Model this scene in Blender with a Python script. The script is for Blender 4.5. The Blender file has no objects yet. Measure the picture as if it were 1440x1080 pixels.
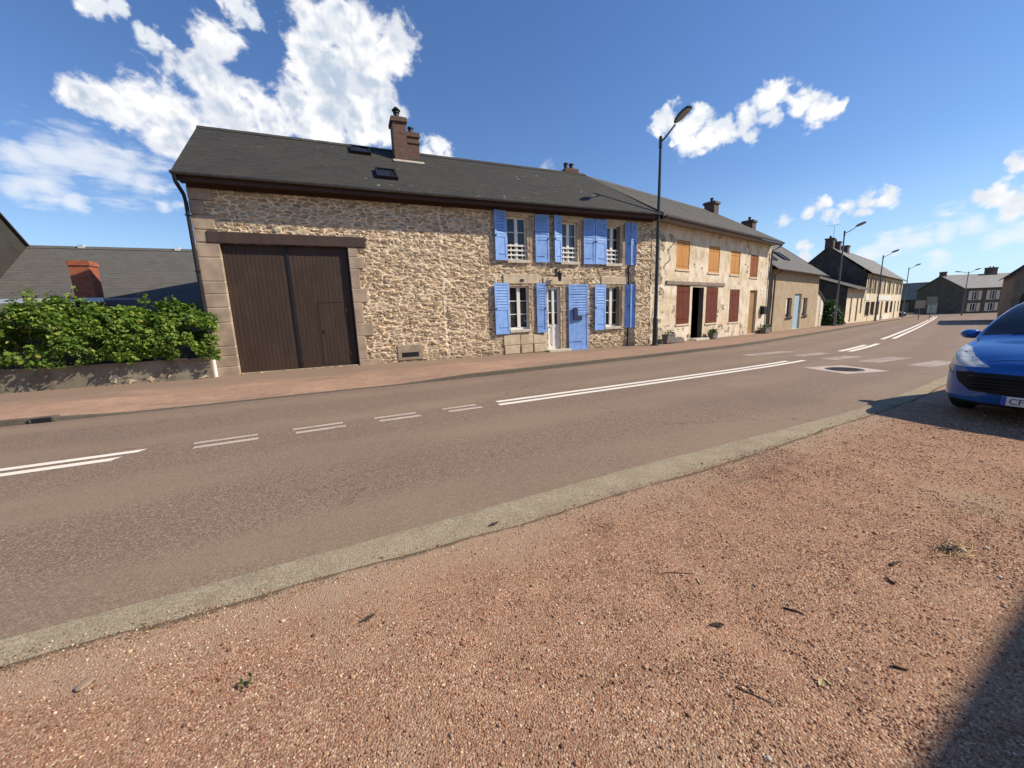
import bpy, bmesh, math, random
import numpy as np
from mathutils import Vector, Matrix

# ------------------------------------------------------------------ camera, sky, sun, exposure
S = bpy.context.scene
R = math.radians
cam_d = bpy.data.cameras.new("camera")
cam = bpy.data.objects.new("camera", cam_d)
S.collection.objects.link(cam)
cam_d.sensor_fit = 'HORIZONTAL'
cam_d.sensor_width = 36.0
cam_d.lens = 541.0 / 1440.0 * 36.0
cam_d.clip_start = 0.05
cam_d.clip_end = 20000.0
CW = ((0.91942709, -0.10128965, 0.3799924), (-0.39165345, -0.14857835, 0.90803747), (-0.03551615, -0.98369959, -0.1762774))
cam.matrix_world = Matrix(((CW[0][0], -CW[0][1], -CW[0][2], 0), (CW[1][0], -CW[1][1], -CW[1][2], 0),
                           (CW[2][0], -CW[2][1], -CW[2][2], 1.5), (0, 0, 0, 1)))
S.camera = cam
S.view_settings.view_transform = 'Standard'
S.view_settings.look = 'None'
S.view_settings.gamma = 1
S.view_settings.exposure = 0.5
try: S.view_settings.use_curve_mapping = False
except Exception: pass
S.cycles.max_bounces = 6
S.cycles.use_denoising = True

SUN_EL, SUN_PHI = 37.5, 27.0           # elevation; bearing from +X towards -Y
sd = Vector((math.cos(R(SUN_EL)) * math.cos(R(SUN_PHI)), -math.cos(R(SUN_EL)) * math.sin(R(SUN_PHI)), math.sin(R(SUN_EL))))
sl = bpy.data.lights.new("sun", 'SUN')
sl.energy = 4.2
sl.angle = R(0.55)
sl.color = (1.0, 0.885, 0.735)
so = bpy.data.objects.new("sun", sl)
S.collection.objects.link(so)
so.rotation_euler = (-sd).to_track_quat('-Z', 'Y').to_euler()
so.location = (20, -10, 30)

# ------------------------------------------------------------------ node helper
class NG:
    def __init__(s, nt): s.nt = nt
    def n(s, t, ins=None, **props):
        nd = s.nt.nodes.new(t)
        for k, v in props.items(): setattr(nd, k, v)
        for k, v in (ins or {}).items():
            sk = nd.inputs[k]
            if isinstance(v, bpy.types.NodeSocket): s.nt.links.new(v, sk)
            else:
                if sk.type == 'RGBA' and len(v) == 3: v = (*v, 1)
                sk.default_value = v
        return nd
    def math(s, op, a, b=0.0, c=0.0, clamp=False):
        nd = s.n('ShaderNodeMath', {0: a, 1: b, 2: c}, operation=op); nd.use_clamp = clamp
        return nd.outputs[0]
    def mix(s, f, a, b, blend='MIX'):
        return s.n('ShaderNodeMix', {0: f, 6: a, 7: b}, data_type='RGBA', blend_type=blend).outputs[2]
    def ramp(s, f, stops, interp='LINEAR'):
        nd = s.n('ShaderNodeValToRGB', {0: f}); cr = nd.color_ramp; cr.interpolation = interp
        while len(cr.elements) < len(stops): cr.elements.new(0.5)
        for e, (p, c) in zip(cr.elements, stops):
            e.position = p
            e.color = (*c, 1) if isinstance(c, tuple) else (c, c, c, 1)
        return nd.outputs[0]
    def smooth(s, f, lo, hi, a=0.0, b=1.0):
        return s.n('ShaderNodeMapRange', {0: f, 1: lo, 2: hi, 3: a, 4: b}, interpolation_type='SMOOTHSTEP').outputs[0]
    def noise(s, vec, scale, detail=4, rough=0.55, dist=0.0):
        return s.n('ShaderNodeTexNoise', {'Vector': vec, 'Scale': scale, 'Detail': detail, 'Roughness': rough, 'Distortion': dist}).outputs[0]
    def vmap(s, vec, loc=(0, 0, 0), rot=(0, 0, 0), scale=(1, 1, 1)):
        return s.n('ShaderNodeMapping', {'Vector': vec, 'Location': loc, 'Rotation': rot, 'Scale': scale}).outputs[0]
    def uv(s): return s.n('ShaderNodeTexCoord').outputs['UV']
    def obj(s): return s.n('ShaderNodeTexCoord').outputs['Object']
    def attr(s, name): return s.n('ShaderNodeAttribute', attribute_name=name)

# ------------------------------------------------------------------ sky with clouds (all by direction, at infinity)
PUFF = [(-0.344,0.867,0.361,0.025),(-0.315,0.878,0.361,0.035),(-0.276,0.89,0.363,0.054),(-0.234,0.905,0.354,0.063),(-0.172,0.894,0.414,0.05),(-0.153,0.87,0.47,0.036),(-0.16,0.912,0.379,0.066),(-0.12,0.902,0.415,0.033),(-0.099,0.918,0.385,0.053),(-0.202,0.922,0.33,0.067),(-0.261,0.911,0.319,0.042),(-0.099,0.93,0.353,0.036),(-0.028,0.869,0.495,0.035),(0.01,0.856,0.518,0.049),(0.07,0.85,0.522,0.062),(0.125,0.848,0.515,0.047),(0.091,0.881,0.465,0.073),(0.014,0.89,0.456,0.071),(-0.006,0.915,0.403,0.074),(0.073,0.911,0.407,0.071),(-0.042,0.912,0.409,0.048),(0.122,0.896,0.427,0.039),(-0.009,0.843,0.538,0.021),(0.037,0.837,0.545,0.027)]
SMALL = [(0.222,0.903,0.369,0.029),(0.2,0.913,0.356,0.026),(0.241,0.902,0.357,0.02),(0.192,0.907,0.374,0.014),(-0.111,0.848,0.518,0.025),(-0.094,0.856,0.508,0.02),(-0.125,0.845,0.52,0.015),(-0.249,0.857,0.452,0.015),(-0.234,0.863,0.449,0.017),(-0.217,0.867,0.449,0.01),(-0.293,0.832,0.472,0.021),(-0.27,0.836,0.477,0.017),(0.639,0.67,0.378,0.029),(0.673,0.646,0.36,0.039),(0.682,0.629,0.373,0.033),(0.693,0.645,0.322,0.032),(0.704,0.629,0.331,0.028),(0.665,0.665,0.34,0.013),(0.706,0.638,0.308,0.016),(0.725,0.598,0.341,0.025),(0.743,0.567,0.356,0.028),(0.756,0.537,0.374,0.032),(0.767,0.518,0.379,0.024),(0.791,0.501,0.351,0.022),(0.809,0.48,0.339,0.026),(0.819,0.464,0.338,0.017),(0.76,0.563,0.325,0.017),(0.769,0.537,0.346,0.023),(0.829,0.533,0.169,0.016),(0.845,0.504,0.177,0.017),(0.858,0.481,0.182,0.019),(0.874,0.454,0.174,0.018),(0.884,0.432,0.178,0.02),(0.894,0.411,0.179,0.018),(0.867,0.472,0.162,0.016),(0.886,0.436,0.16,0.013),(0.855,0.507,0.109,0.018),(0.856,0.509,0.093,0.015),(0.94,0.301,0.158,0.018),(0.945,0.285,0.159,0.023),(0.953,0.268,0.145,0.026),(0.943,0.268,0.198,0.012),(0.952,0.276,0.132,0.016),(0.9,-0.3,0.3,0.05),(0.88,-0.36,0.31,0.06),(-0.9,0.3,0.3,0.06),(-0.86,0.38,0.32,0.05),(-0.5,-0.8,0.3,0.07),(-0.42,-0.86,0.31,0.06)]   # the last six lie outside the frame
SOFT = [(-0.431,0.864,0.26,0.034),(-0.395,0.876,0.278,0.045),(-0.36,0.889,0.282,0.047),(-0.414,0.88,0.232,0.045),(-0.386,0.899,0.207,0.025),(-0.441,0.87,0.221,0.035),(-0.334,0.905,0.263,0.05),(-0.305,0.92,0.248,0.042),(-0.284,0.928,0.24,0.017),(-0.265,0.939,0.22,0.018),(-0.285,0.934,0.215,0.02),(-0.312,0.916,0.252,0.021),(0.911,0.4,0.099,0.024),(0.924,0.367,0.106,0.027),(0.935,0.337,0.112,0.03),(0.944,0.309,0.118,0.026),(0.954,0.286,0.087,0.027),(0.961,0.26,0.093,0.026),(0.936,0.342,0.079,0.024),(0.906,0.416,0.083,0.022),(0.953,0.276,0.126,0.022),(0.448,0.837,0.315,0.021),(0.885,0.453,0.107,0.012)]

def blob_group(name, blobs, base_scale, amp, stretch):
    gt = bpy.data.node_groups.new(name, 'ShaderNodeTree')
    gt.interface.new_socket('Vector', in_out='INPUT', socket_type='NodeSocketVector')
    gt.interface.new_socket('Density', in_out='OUTPUT', socket_type='NodeSocketFloat')
    g = NG(gt)
    gi = g.n('NodeGroupInput'); go = g.n('NodeGroupOutput')
    v = gi.outputs[0]
    w = g.n('ShaderNodeTexNoise', {'Vector': v, 'Scale': 14.0, 'Detail': 3, 'Roughness': 0.6}).outputs['Color']
    w = g.n('ShaderNodeVectorMath', {0: w, 1: (0.5, 0.5, 0.5)}, operation='SUBTRACT').outputs[0]
    w = g.n('ShaderNodeVectorMath', {0: w, 3: 0.05}, operation='SCALE').outputs[0]
    vw = g.n('ShaderNodeVectorMath', {0: v, 1: w}, operation='ADD').outputs[0]
    acc = None
    for x, y, z, r in blobs:
        d = g.n('ShaderNodeVectorMath', {0: vw, 1: (x, y, z)}, operation='DISTANCE').outputs['Value']
        m = g.math('MULTIPLY_ADD', d, -1.0 / (r * 1.02), 1.02)
        acc = m if acc is None else g.math('SMOOTH_MAX', acc, m, 0.14)
    acc = g.math('MULTIPLY', g.math('MAXIMUM', acc, -1.5), 1.15)
    nv = g.vmap(v, scale=stretch)
    f = g.noise(nv, base_scale, 7, 0.60, 0.35)
    f2 = g.noise(nv, base_scale * 3.4, 4, 0.6)
    amp_ = amp
    f = g.math('ADD', g.math('MULTIPLY_ADD', f, amp, -0.5 * amp), g.math('MULTIPLY_ADD', f2, amp * 0.26, -0.13 * amp))
    # ragged rim, solid heart
    f = g.math('MULTIPLY', f, g.smooth(acc, 0.1, 0.9, 1.0, 0.45))
    g.nt.links.new(g.math('ADD', acc, f), go.inputs[0])
    return gt

W = bpy.data.worlds.new("World")
S.world = W
W.use_nodes = True
W.node_tree.nodes.clear()
g = NG(W.node_tree)
SKY_STR = 0.115
sky = g.n('ShaderNodeTexSky', sky_type='NISHITA', sun_disc=False, sun_elevation=R(SUN_EL), sun_rotation=R(90 + SUN_PHI),
          altitude=350.0, air_density=1.0, dust_density=0.1, ozone_density=2.6)
hs = g.n('ShaderNodeGamma', {0: sky.outputs[0], 1: 0.86}).outputs[0]
hs = g.n('ShaderNodeHueSaturation', {'Hue': 0.511, 'Saturation': 1.27, 'Value': 1.15, 'Color': hs}).outputs[0]
dirv = g.n('ShaderNodeTexCoord').outputs['Generated']
zz = g.n('ShaderNodeSeparateXYZ', {0: dirv}).outputs[2]
hs = g.mix(g.smooth(zz, -0.05, 0.28, 0.75, 0.0), hs, (2.7, 4.4, 6.1))   # pale blue air low over the horizon
pg = blob_group('cumulus', PUFF, 15.0, 3.0, (1, 1, 1.15))
qg = blob_group('small_cumulus', SMALL, 24.0, 3.4, (1, 1, 1.2))
sg = blob_group('streaks', SOFT, 10.0, 3.8, (1, 1, 3.6))
def gnode(tree, vec):
    nd = g.n('ShaderNodeGroup'); nd.node_tree = tree
    g.nt.links.new(vec, nd.inputs[0]); return nd.outputs[0]
d1 = gnode(pg, dirv)
off2 = g.n('ShaderNodeVectorMath', {0: dirv, 1: tuple(sd * 0.006 + Vector((0, 0, 0.006)))}, operation='ADD').outputs[0]
off = g.n('ShaderNodeVectorMath', {0: dirv, 1: tuple(sd * 0.026 + Vector((0, 0, 0.03)))}, operation='ADD').outputs[0]
a1 = g.smooth(d1, -0.05, 0.62)
rel = g.math('SUBTRACT', g.noise(off, 11.0, 4, 0.5, 0.3), g.noise(dirv, 11.0, 4, 0.5, 0.3))
rel2 = g.math('SUBTRACT', g.noise(off2, 30.0, 3, 0.5), g.noise(dirv, 30.0, 3, 0.5))
rel = g.math('MULTIPLY_ADD', rel2, 0.45, rel)
thick = g.math('MULTIPLY', g.smooth(d1, 0.15, 0.95), g.smooth(rel, -0.13, 0.12))
ds = gnode(sg, dirv)
a2 = g.math('MULTIPLY', g.smooth(ds, -0.10, 1.15), 0.78)
CB = 6.2
ccol = g.mix(thick, (CB * 1.03, CB * 1.03, CB * 1.03), (CB * 0.52, CB * 0.61, CB * 0.75))
scol = (CB * 0.9, CB * 0.94, CB * 0.99)
c = g.mix(a2, hs, scol)
d3 = gnode(qg, dirv)
c = g.mix(g.smooth(d3, -0.05, 0.75), c, g.mix(g.smooth(rel, -0.12, 0.12), (CB * 1.03, CB * 1.03, CB * 1.03), (CB * 0.80, CB * 0.85, CB * 0.92)))
c = g.mix(a1, c, ccol)
bg = g.n('ShaderNodeBackground', {'Color': c, 'Strength': SKY_STR})
g.n('ShaderNodeOutputWorld', {'Surface': bg.outputs[0]})

# ------------------------------------------------------------------ scene graph helpers
COL = S.collection
def tag(o, label=None, cat=None, group=None, kind=None):
    if label: o['label'] = label
    if cat: o['category'] = cat
    if group: o['group'] = group
    if kind: o['kind'] = kind
    return o
def empty(name, loc, rz=0.0, label=None, cat=None, group=None):
    o = bpy.data.objects.new(name, None)
    o.empty_display_size = 0.2
    COL.objects.link(o)
    o.location = loc; o.rotation_euler = (0, 0, rz)
    return tag(o, label, cat, group)
def kids(o): return [c for c in bpy.data.objects if c.parent == o]
def copy_tree(o, parent=None):
    c = o.copy(); COL.objects.link(c)
    if parent: c.parent = parent
    for ch in kids(o): copy_tree(ch, c)
    return c
def link_mesh(name, me, mat=None, parent=None, smooth=False):
    if mat: me.materials.append(mat)
    if smooth: me.polygons.foreach_set('use_smooth', [True] * len(me.polygons))
    me.update()
    o = bpy.data.objects.new(name, me)
    COL.objects.link(o)
    if parent: o.parent = parent
    return o
def quads_mesh(name, V, F, uv=None, attrs=None):
    """numpy mesh: V (n,3), F (m,4 or 3), uv per vertex (n,2), attrs {name: per-vertex floats}"""
    me = bpy.data.meshes.new(name)
    V = np.asarray(V, dtype=np.float32); F = np.asarray(F, dtype=np.int32)
    k = F.shape[1]
    me.vertices.add(len(V)); me.vertices.foreach_set('co', V.ravel())
    me.loops.add(F.size); me.loops.foreach_set('vertex_index', F.ravel())
    me.polygons.add(len(F))
    me.polygons.foreach_set('loop_start', np.arange(0, F.size, k, dtype=np.int32))
    me.update(calc_edges=True)
    if uv is not None:
        l = me.uv_layers.new(name='UVMap')
        l.data.foreach_set('uv', np.asarray(uv, dtype=np.float32)[F.ravel()].ravel())
    for nm, a in (attrs or {}).items():
        at = me.attributes.new(nm, 'FLOAT', 'POINT')
        at.data.foreach_set('value', np.asarray(a, dtype=np.float32))
    me.validate()
    return me

class MB:
    """collects boxes, prisms, tubes; build() links them as one mesh object with box-projected UVs in metres"""
    def __init__(s): s.v = []; s.f = []; s.uv = []; s.sm = []
    def face(s, pts, uvs=None, smooth=False):
        i = len(s.v); s.v += [tuple(p) for p in pts]
        s.f.append(tuple(range(i, i + len(pts)))); s.uv.append(uvs); s.sm.append(smooth)
    def box(s, x0, y0, z0, x1, y1, z1):
        x0, x1 = min(x0, x1), max(x0, x1); y0, y1 = min(y0, y1), max(y0, y1); z0, z1 = min(z0, z1), max(z0, z1)
        p = [(x0, y0, z0), (x1, y0, z0), (x1, y1, z0), (x0, y1, z0), (x0, y0, z1), (x1, y0, z1), (x1, y1, z1), (x0, y1, z1)]
        for q in ((0, 3, 2, 1), (4, 5, 6, 7), (0, 1, 5, 4), (1, 2, 6, 5), (2, 3, 7, 6), (3, 0, 4, 7)):
            s.face([p[k] for k in q])
        return s
    def obox(s, c, ax, ay, az, hx, hy, hz):
        c = Vector(c); ax, ay, az = Vector(ax).normalized() * hx, Vector(ay).normalized() * hy, Vector(az).normalized() * hz
        p = [c - ax - ay - az, c + ax - ay - az, c + ax + ay - az, c - ax + ay - az, c - ax - ay + az, c + ax - ay + az, c + ax + ay + az, c - ax + ay + az]
        for q in ((0, 3, 2, 1), (4, 5, 6, 7), (0, 1, 5, 4), (1, 2, 6, 5), (2, 3, 7, 6), (3, 0, 4, 7)):
            s.face([p[k] for k in q])
        return s
    def prism(s, poly, axis, a, b):
        """poly: 2-D points; axis 'x': (y,z) extruded in x; 'y': (x,z); 'z': (x,y)"""
        def P(q, t): return {'x': (t, q[0], q[1]), 'y': (q[0], t, q[1]), 'z': (q[0], q[1], t)}[axis]
        n = len(poly)
        s.face([P(q, a) for q in reversed(poly)]); s.face([P(q, b) for q in poly])
        for i in range(n):
            q, r = poly[i], poly[(i + 1) % n]
            s.face([P(q, a), P(r, a), P(r, b), P(q, b)])
        return s
    def tube(s, pts, rad, n=10, caps=True):
        pts = [Vector(p) for p in pts]
        if not hasattr(rad, '__len__'): rad = [rad] * len(pts)
        rings = []
        for i, p in enumerate(pts):
            d = (pts[min(i + 1, len(pts) - 1)] - pts[max(i - 1, 0)]).normalized()
            up = Vector((0, 0, 1)) if abs(d.z) < 0.95 else Vector((1, 0, 0))
            a = d.cross(up).normalized(); b = a.cross(d).normalized()
            rings.append([p + (a * math.cos(2 * math.pi * k / n) + b * math.sin(2 * math.pi * k / n)) * rad[i] for k in range(n)])
        for i in range(len(rings) - 1):
            for k in range(n):
                k2 = (k + 1) % n
                s.face([rings[i][k2], rings[i][k], rings[i + 1][k], rings[i + 1][k2]], smooth=True)
        if caps:
            s.face(rings[0]); s.face(list(reversed(rings[-1])))
        return s
    def lathe(s, c, prof, n=16):
        """prof: list of (radius, z)"""
        for (r0, z0), (r1, z1) in zip(prof[:-1], prof[1:]):
            for k in range(n):
                a0, a1 = 2 * math.pi * k / n, 2 * math.pi * (k + 1) / n
                q = [(c[0] + r0 * math.cos(a0), c[1] + r0 * math.sin(a0), c[2] + z0), (c[0] + r0 * math.cos(a1), c[1] + r0 * math.sin(a1), c[2] + z0),
                     (c[0] + r1 * math.cos(a1), c[1] + r1 * math.sin(a1), c[2] + z1), (c[0] + r1 * math.cos(a0), c[1] + r1 * math.sin(a0), c[2] + z1)]
                if r0 < 1e-6: q = [q[0], q[2], q[3]]
                elif r1 < 1e-6: q = [q[0], q[1], q[2]]
                s.face(q, smooth=True)
        return s
    def build(s, name, mat, parent=None, bevel=0.0, weld=False):
        me = bpy.data.meshes.new(name)
        me.from_pydata(s.v, [], s.f)
        l = me.uv_layers.new(name='UVMap')
        for p, uvs in zip(me.polygons, s.uv):
            p.use_smooth = s.sm[p.index]
            n = p.normal
            for k, li in enumerate(p.loop_indices):
                if uvs: l.data[li].uv = uvs[k]
                else:
                    co = me.vertices[me.loops[li].vertex_index].co
                    if abs(n.z) > 0.7071: l.data[li].uv = (co.x, co.y)
                    elif abs(n.x) > abs(n.y): l.data[li].uv = (co.y, co.z)
                    else: l.data[li].uv = (co.x, co.z)
        if weld or bevel:
            bm = bmesh.new(); bm.from_mesh(me)
            bmesh.ops.remove_doubles(bm, verts=bm.verts, dist=1e-5)
            bm.to_mesh(me); bm.free()
        o = link_mesh(name, me, mat, parent)
        if bevel:
            b = o.modifiers.new('bevel', 'BEVEL'); b.width = bevel; b.segments = 2; b.limit_method = 'ANGLE'
        return o

# numpy value noise
def vnoise(x, y, seed=0):
    xi = np.floor(x).astype(np.int64); yi = np.floor(y).astype(np.int64)
    fx = x - xi; fy = y - yi
    fx = fx * fx * (3 - 2 * fx); fy = fy * fy * (3 - 2 * fy)
    def h(i, j):
        n = (i * 374761393 + j * 668265263 + seed * 974711) & 0x7fffffff
        n = ((n ^ (n >> 13)) * 1274126177) & 0x7fffffff
        return ((n ^ (n >> 16)) & 0xffff) / 65535.0
    return (h(xi, yi) * (1 - fx) + h(xi + 1, yi) * fx) * (1 - fy) + (h(xi, yi + 1) * (1 - fx) + h(xi + 1, yi + 1) * fx) * fy
def fbm(x, y, seed=0, oct=4):
    a, t = 0.5, 0
    for k in range(oct):
        t = t + a * vnoise(x * 2 ** k, y * 2 ** k, seed + k * 17); a *= 0.5
    return t / (1 - 0.5 ** oct)
def hash2(i, j, seed):
    n = (i * 73856093 ^ j * 19349663 ^ (seed * 83492791)) & 0x7fffffff
    n = ((n ^ (n >> 13)) * 1274126177) & 0x7fffffff
    return ((n ^ (n >> 16)) & 0xffff) / 65535.0
def stones(x, y, cx, cy, seed, jit=0.85):
    """irregular rubble: returns (border distance in cell units, random id)"""
    x = x / cx + 0.35 * (vnoise(x / cx * 0.8, y / cy * 0.8, seed + 5) - 0.5) * 2
    y = y / cy + 0.30 * (vnoise(x * 0.7, y * 0.9, seed + 9) - 0.5) * 2
    xi = np.floor(x).astype(np.int64); yi = np.floor(y).astype(np.int64)
    f1 = np.full(x.shape, 9.0); f2 = np.full(x.shape, 9.0); idr = np.zeros(x.shape)
    for dj in (-1, 0, 1):
        for di in (-1, 0, 1):
            ii = xi + di; jj = yi + dj
            px = ii + 0.5 + jit * (hash2(ii, jj, seed) - 0.5) + 0.5 * (jj & 1)*0.6
            py = jj + 0.5 + jit * 0.8 * (hash2(ii, jj, seed + 1) - 0.5)
            d = np.hypot(px - x, py - y)
            r = hash2(ii, jj, seed + 2)
            near = d < f1
            f2 = np.where(near, f1, np.minimum(f2, d))
            idr = np.where(near, r, idr)
            f1 = np.where(near, d, f1)
    return f2 - f1, idr
def sstep(x, a, b):
    t = np.clip((x - a) / (b - a), 0, 1); return t * t * (3 - 2 * t)
# ------------------------------------------------------------------ materials
def new_mat(name):
    m = bpy.data.materials.new(name); m.use_nodes = True
    m.node_tree.nodes.clear()
    g = NG(m.node_tree)
    b = g.n('ShaderNodeBsdfPrincipled')
    g.n('ShaderNodeOutputMaterial', {'Surface': b.outputs[0]})
    return m, g, b
def setc(g, b, **kw):
    for k, v in kw.items():
        sk = b.inputs[k.replace('_', ' ')]
        if isinstance(v, bpy.types.NodeSocket): g.nt.links.new(v, sk)
        else: sk.default_value = (*v, 1) if isinstance(v, tuple) and len(v) == 3 else v
def bump(g, b, h, strength=0.4, dist=0.01):
    nd = g.n('ShaderNodeBump', {'Height': h, 'Strength': strength, 'Distance': dist})
    g.nt.links.new(nd.outputs[0], b.inputs['Normal'])
def plain(name, col, rough=0.6, var=0.25, scale=6.0, metal=0.0, bmp=0.0, bscale=60.0, dirt=None):
    m, g, b = new_mat(name)
    o = g.obj()
    n = g.noise(o, scale, 5)
    lo = tuple(c * (1 - var) for c in col); hi = tuple(min(1, c * (1 + var)) for c in col)
    c = g.mix(g.smooth(n, 0.3, 0.7), lo, hi)
    if dirt:
        n2 = g.noise(o, scale * 0.35, 6, 0.65)
        c = g.mix(g.smooth(n2, 0.5, 0.72), c, dirt)
    setc(g, b, Base_Color=c, Roughness=rough, Metallic=metal)
    if bmp: bump(g, b, g.noise(o, bscale, 4), bmp, 0.004)
    return m
M = {}
def paint(name, col, rough=0.5, var=0.12): M[name] = plain(name, col, rough, var, 5.0, bmp=0.15, bscale=40)

# rubble wall (geometry carries the relief, attributes carry the stone id)
def wall_stone(name, mortar, pal, grime):
    m, g, b = new_mat(name)
    rnd = g.attr('stone').outputs['Fac']; edge = g.attr('edge').outputs['Fac']; o = g.obj()
    sc = g.ramp(rnd, [(k / (len(pal) - 1), p) for k, p in enumerate(pal)])
    n = g.noise(o, 22, 5, 0.65)
    sc = g.mix(g.smooth(n, 0.25, 0.75, 0.0, 0.75), sc, g.mix(1.0, sc, (0.55, 0.50, 0.46), 'MULTIPLY'))
    mc = g.mix(g.noise(o, 3.0, 5), mortar, tuple(c * 0.78 for c in mortar))
    k = g.smooth(g.math('ADD', edge, g.math('MULTIPLY_ADD', n, 0.30, -0.15)), 0.08, 0.28)
    c = g.mix(k, mc, sc)
    big = g.noise(o, 0.8, 5, 0.6)
    c = g.mix(g.smooth(big, 0.5, 0.75, 0.0, 0.45), c, grime)
    zz_ = g.n('ShaderNodeSeparateXYZ', {0: o}).outputs[2]   # road splash along the foot of the wall
    c = g.mix(g.smooth(g.math('ADD', zz_, g.math('MULTIPLY_ADD', big, 1.2, -0.6)), 0.55, 0.05, 0, 0.5), c, tuple(q * 0.55 for q in grime))
    setc(g, b, Base_Color=c, Roughness=0.9)
    b.inputs['Specular IOR Level'].default_value = 0.2
    bump(g, b, g.noise(o, 70, 5, 0.7), 0.6, 0.006)
    return m
M['rubble'] = wall_stone('rubble', (0.90, 0.75, 0.53), [(0.56, 0.42, 0.26), (0.40, 0.29, 0.18), (0.66, 0.51, 0.325), (0.31, 0.235, 0.165), (0.72, 0.585, 0.395), (0.52, 0.335, 0.18), (0.46, 0.35, 0.235), (0.63, 0.50, 0.335)], (0.54, 0.41, 0.265))

# render wall with stains and a patch of exposed stone
def wall_render(name, col, col2, stain, stone_mix=True):
    m, g, b = new_mat(name)
    o = g.obj(); edge = g.attr('edge').outputs['Fac']; rnd = g.attr('stone').outputs['Fac']; ex = g.attr('exposed').outputs['Fac']
    n1 = g.noise(o, 1.1, 7, 0.62); n2 = g.noise(g.vmap(o, scale=(1.5, 1.5, 0.9)), 1.5, 7, 0.68); n3 = g.noise(o, 7, 6, 0.7)
    c = g.mix(g.smooth(n1, 0.35, 0.65), col, col2)
    c = g.mix(g.smooth(n2, 0.45, 0.68, 0, 0.85), c, stain)
    c = g.mix(g.smooth(n3, 0.53, 0.76, 0, 0.7), c, tuple(q * 0.7 for q in stain))
    if stone_mix:
        sc = g.ramp(rnd, [(0, (0.33, 0.26, 0.19)), (0.35, (0.22, 0.18, 0.14)), (0.7, (0.42, 0.34, 0.25)), (1, (0.28, 0.19, 0.13))])
        sc = g.mix(g.smooth(edge, 0.06, 0.2), (0.50, 0.43, 0.32), sc)
        c = g.mix(g.smooth(ex, 0.4, 0.6), c, sc)
    setc(g, b, Base_Color=c, Roughness=0.92)
    b.inputs['Specular IOR Level'].default_value = 0.2
    bump(g, b, g.noise(o, 45, 6, 0.7), 0.45, 0.008)
    return m
M['cream_render'] = wall_render('cream_render', (0.60, 0.49, 0.33), (0.74, 0.66, 0.52), (0.42, 0.335, 0.225))
M['tan_render'] = wall_render('tan_render', (0.36, 0.272, 0.17), (0.40, 0.32, 0.22), (0.31, 0.225, 0.135), False)
M['pale_render'] = wall_render('pale_render', (0.66, 0.57, 0.40), (0.72, 0.63, 0.46), (0.52, 0.42, 0.28), False)
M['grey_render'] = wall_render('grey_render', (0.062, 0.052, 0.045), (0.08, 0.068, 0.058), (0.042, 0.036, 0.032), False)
M['brown_render'] = wall_render('brown_render', (0.20, 0.155, 0.11), (0.24, 0.19, 0.14), (0.13, 0.10, 0.08), False)
M['garden_wall'] = wall_render('garden_wall', (0.23, 0.195, 0.145), (0.29, 0.25, 0.19), (0.15, 0.125, 0.09), False)
M['far_stone'] = wall_render('far_stone', (0.115, 0.09, 0.067), (0.145, 0.115, 0.087), (0.085, 0.066, 0.05), False)

M['granite'] = plain('granite', (0.37, 0.285, 0.205), 0.85, 0.22, 2.6, bmp=0.5, bscale=55, dirt=(0.28, 0.215, 0.16))
M['sandstone'] = plain('sandstone', (0.56, 0.46, 0.31), 0.85, 0.15, 4, bmp=0.4, bscale=50, dirt=(0.42, 0.33, 0.22))
M['step_stone'] = plain('step_stone', (0.55, 0.50, 0.40), 0.85, 0.15, 6, bmp=0.3)
M['joint'] = plain('joint', (0.70, 0.60, 0.47), 0.9, 0.1, 9)

def slate(name, c1, c2, cw, ch, lichen=0.0, moss=(0.10, 0.10, 0.075)):
    m, g, b = new_mat(name)
    uv = g.uv(); o = g.obj()
    br = g.n('ShaderNodeTexBrick', {'Vector': uv, 'Color1': c1, 'Color2': c2, 'Mortar': tuple(q * 0.6 for q in c1), 'Scale': 1.0, 'Mortar Size': 0.004, 'Mortar Smooth': 0.2, 'Bias': 0.0, 'Brick Width': cw, 'Row Height': ch}, offset=0.5)
    n = g.noise(o, 0.9, 6, 0.65)
    c = g.mix(g.smooth(n, 0.35, 0.7, 0, 0.75), br.outputs['Color'], moss)
    fine = g.noise(o, 26, 4, 0.7)
    c = g.mix(g.smooth(fine, 0.55, 0.8, 0, 0.5), c, tuple(q * 2.0 for q in c2))
    if lichen:
        l = g.noise(o, 5.0, 8, 0.75)
        l2 = g.noise(o, 0.5, 3)
        k = g.math('MULTIPLY', g.smooth(l, 0.66 - lichen, 0.70 - lichen), g.smooth(l2, 0.45, 0.6))
        c = g.mix(k, c, (0.38, 0.37, 0.33))
    setc(g, b, Base_Color=c, Roughness=0.78)
    b.inputs['Specular IOR Level'].default_value = 0.3
    h = g.math('ADD', g.math('MULTIPLY', br.outputs['Fac'], -1.0), g.math('MULTIPLY', fine, 0.4))
    bump(g, b, h, 0.35, 0.008)
    return m
M['slate_dark'] = slate('slate_dark', (0.040, 0.0365, 0.031), (0.050, 0.046, 0.039), 0.26, 0.165, 0.035, (0.056, 0.054, 0.040))
M['slate_mid'] = slate('slate_mid', (0.088, 0.079, 0.066), (0.115, 0.104, 0.087), 0.26, 0.165, 0.0, (0.095, 0.09, 0.066))
M['slate_light'] = slate('slate_light', (0.17, 0.165, 0.155), (0.21, 0.205, 0.19), 0.30, 0.2, 0.0, (0.15, 0.145, 0.12))
M['slate_blue'] = slate('slate_blue', (0.098, 0.093, 0.085), (0.122, 0.117, 0.107), 0.28, 0.18, 0.0, (0.115, 0.108, 0.092))
M['slate_pale'] = slate('slate_pale', (0.24, 0.235, 0.22), (0.29, 0.28, 0.26), 0.30, 0.2, 0.0, (0.20, 0.195, 0.17))
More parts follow.
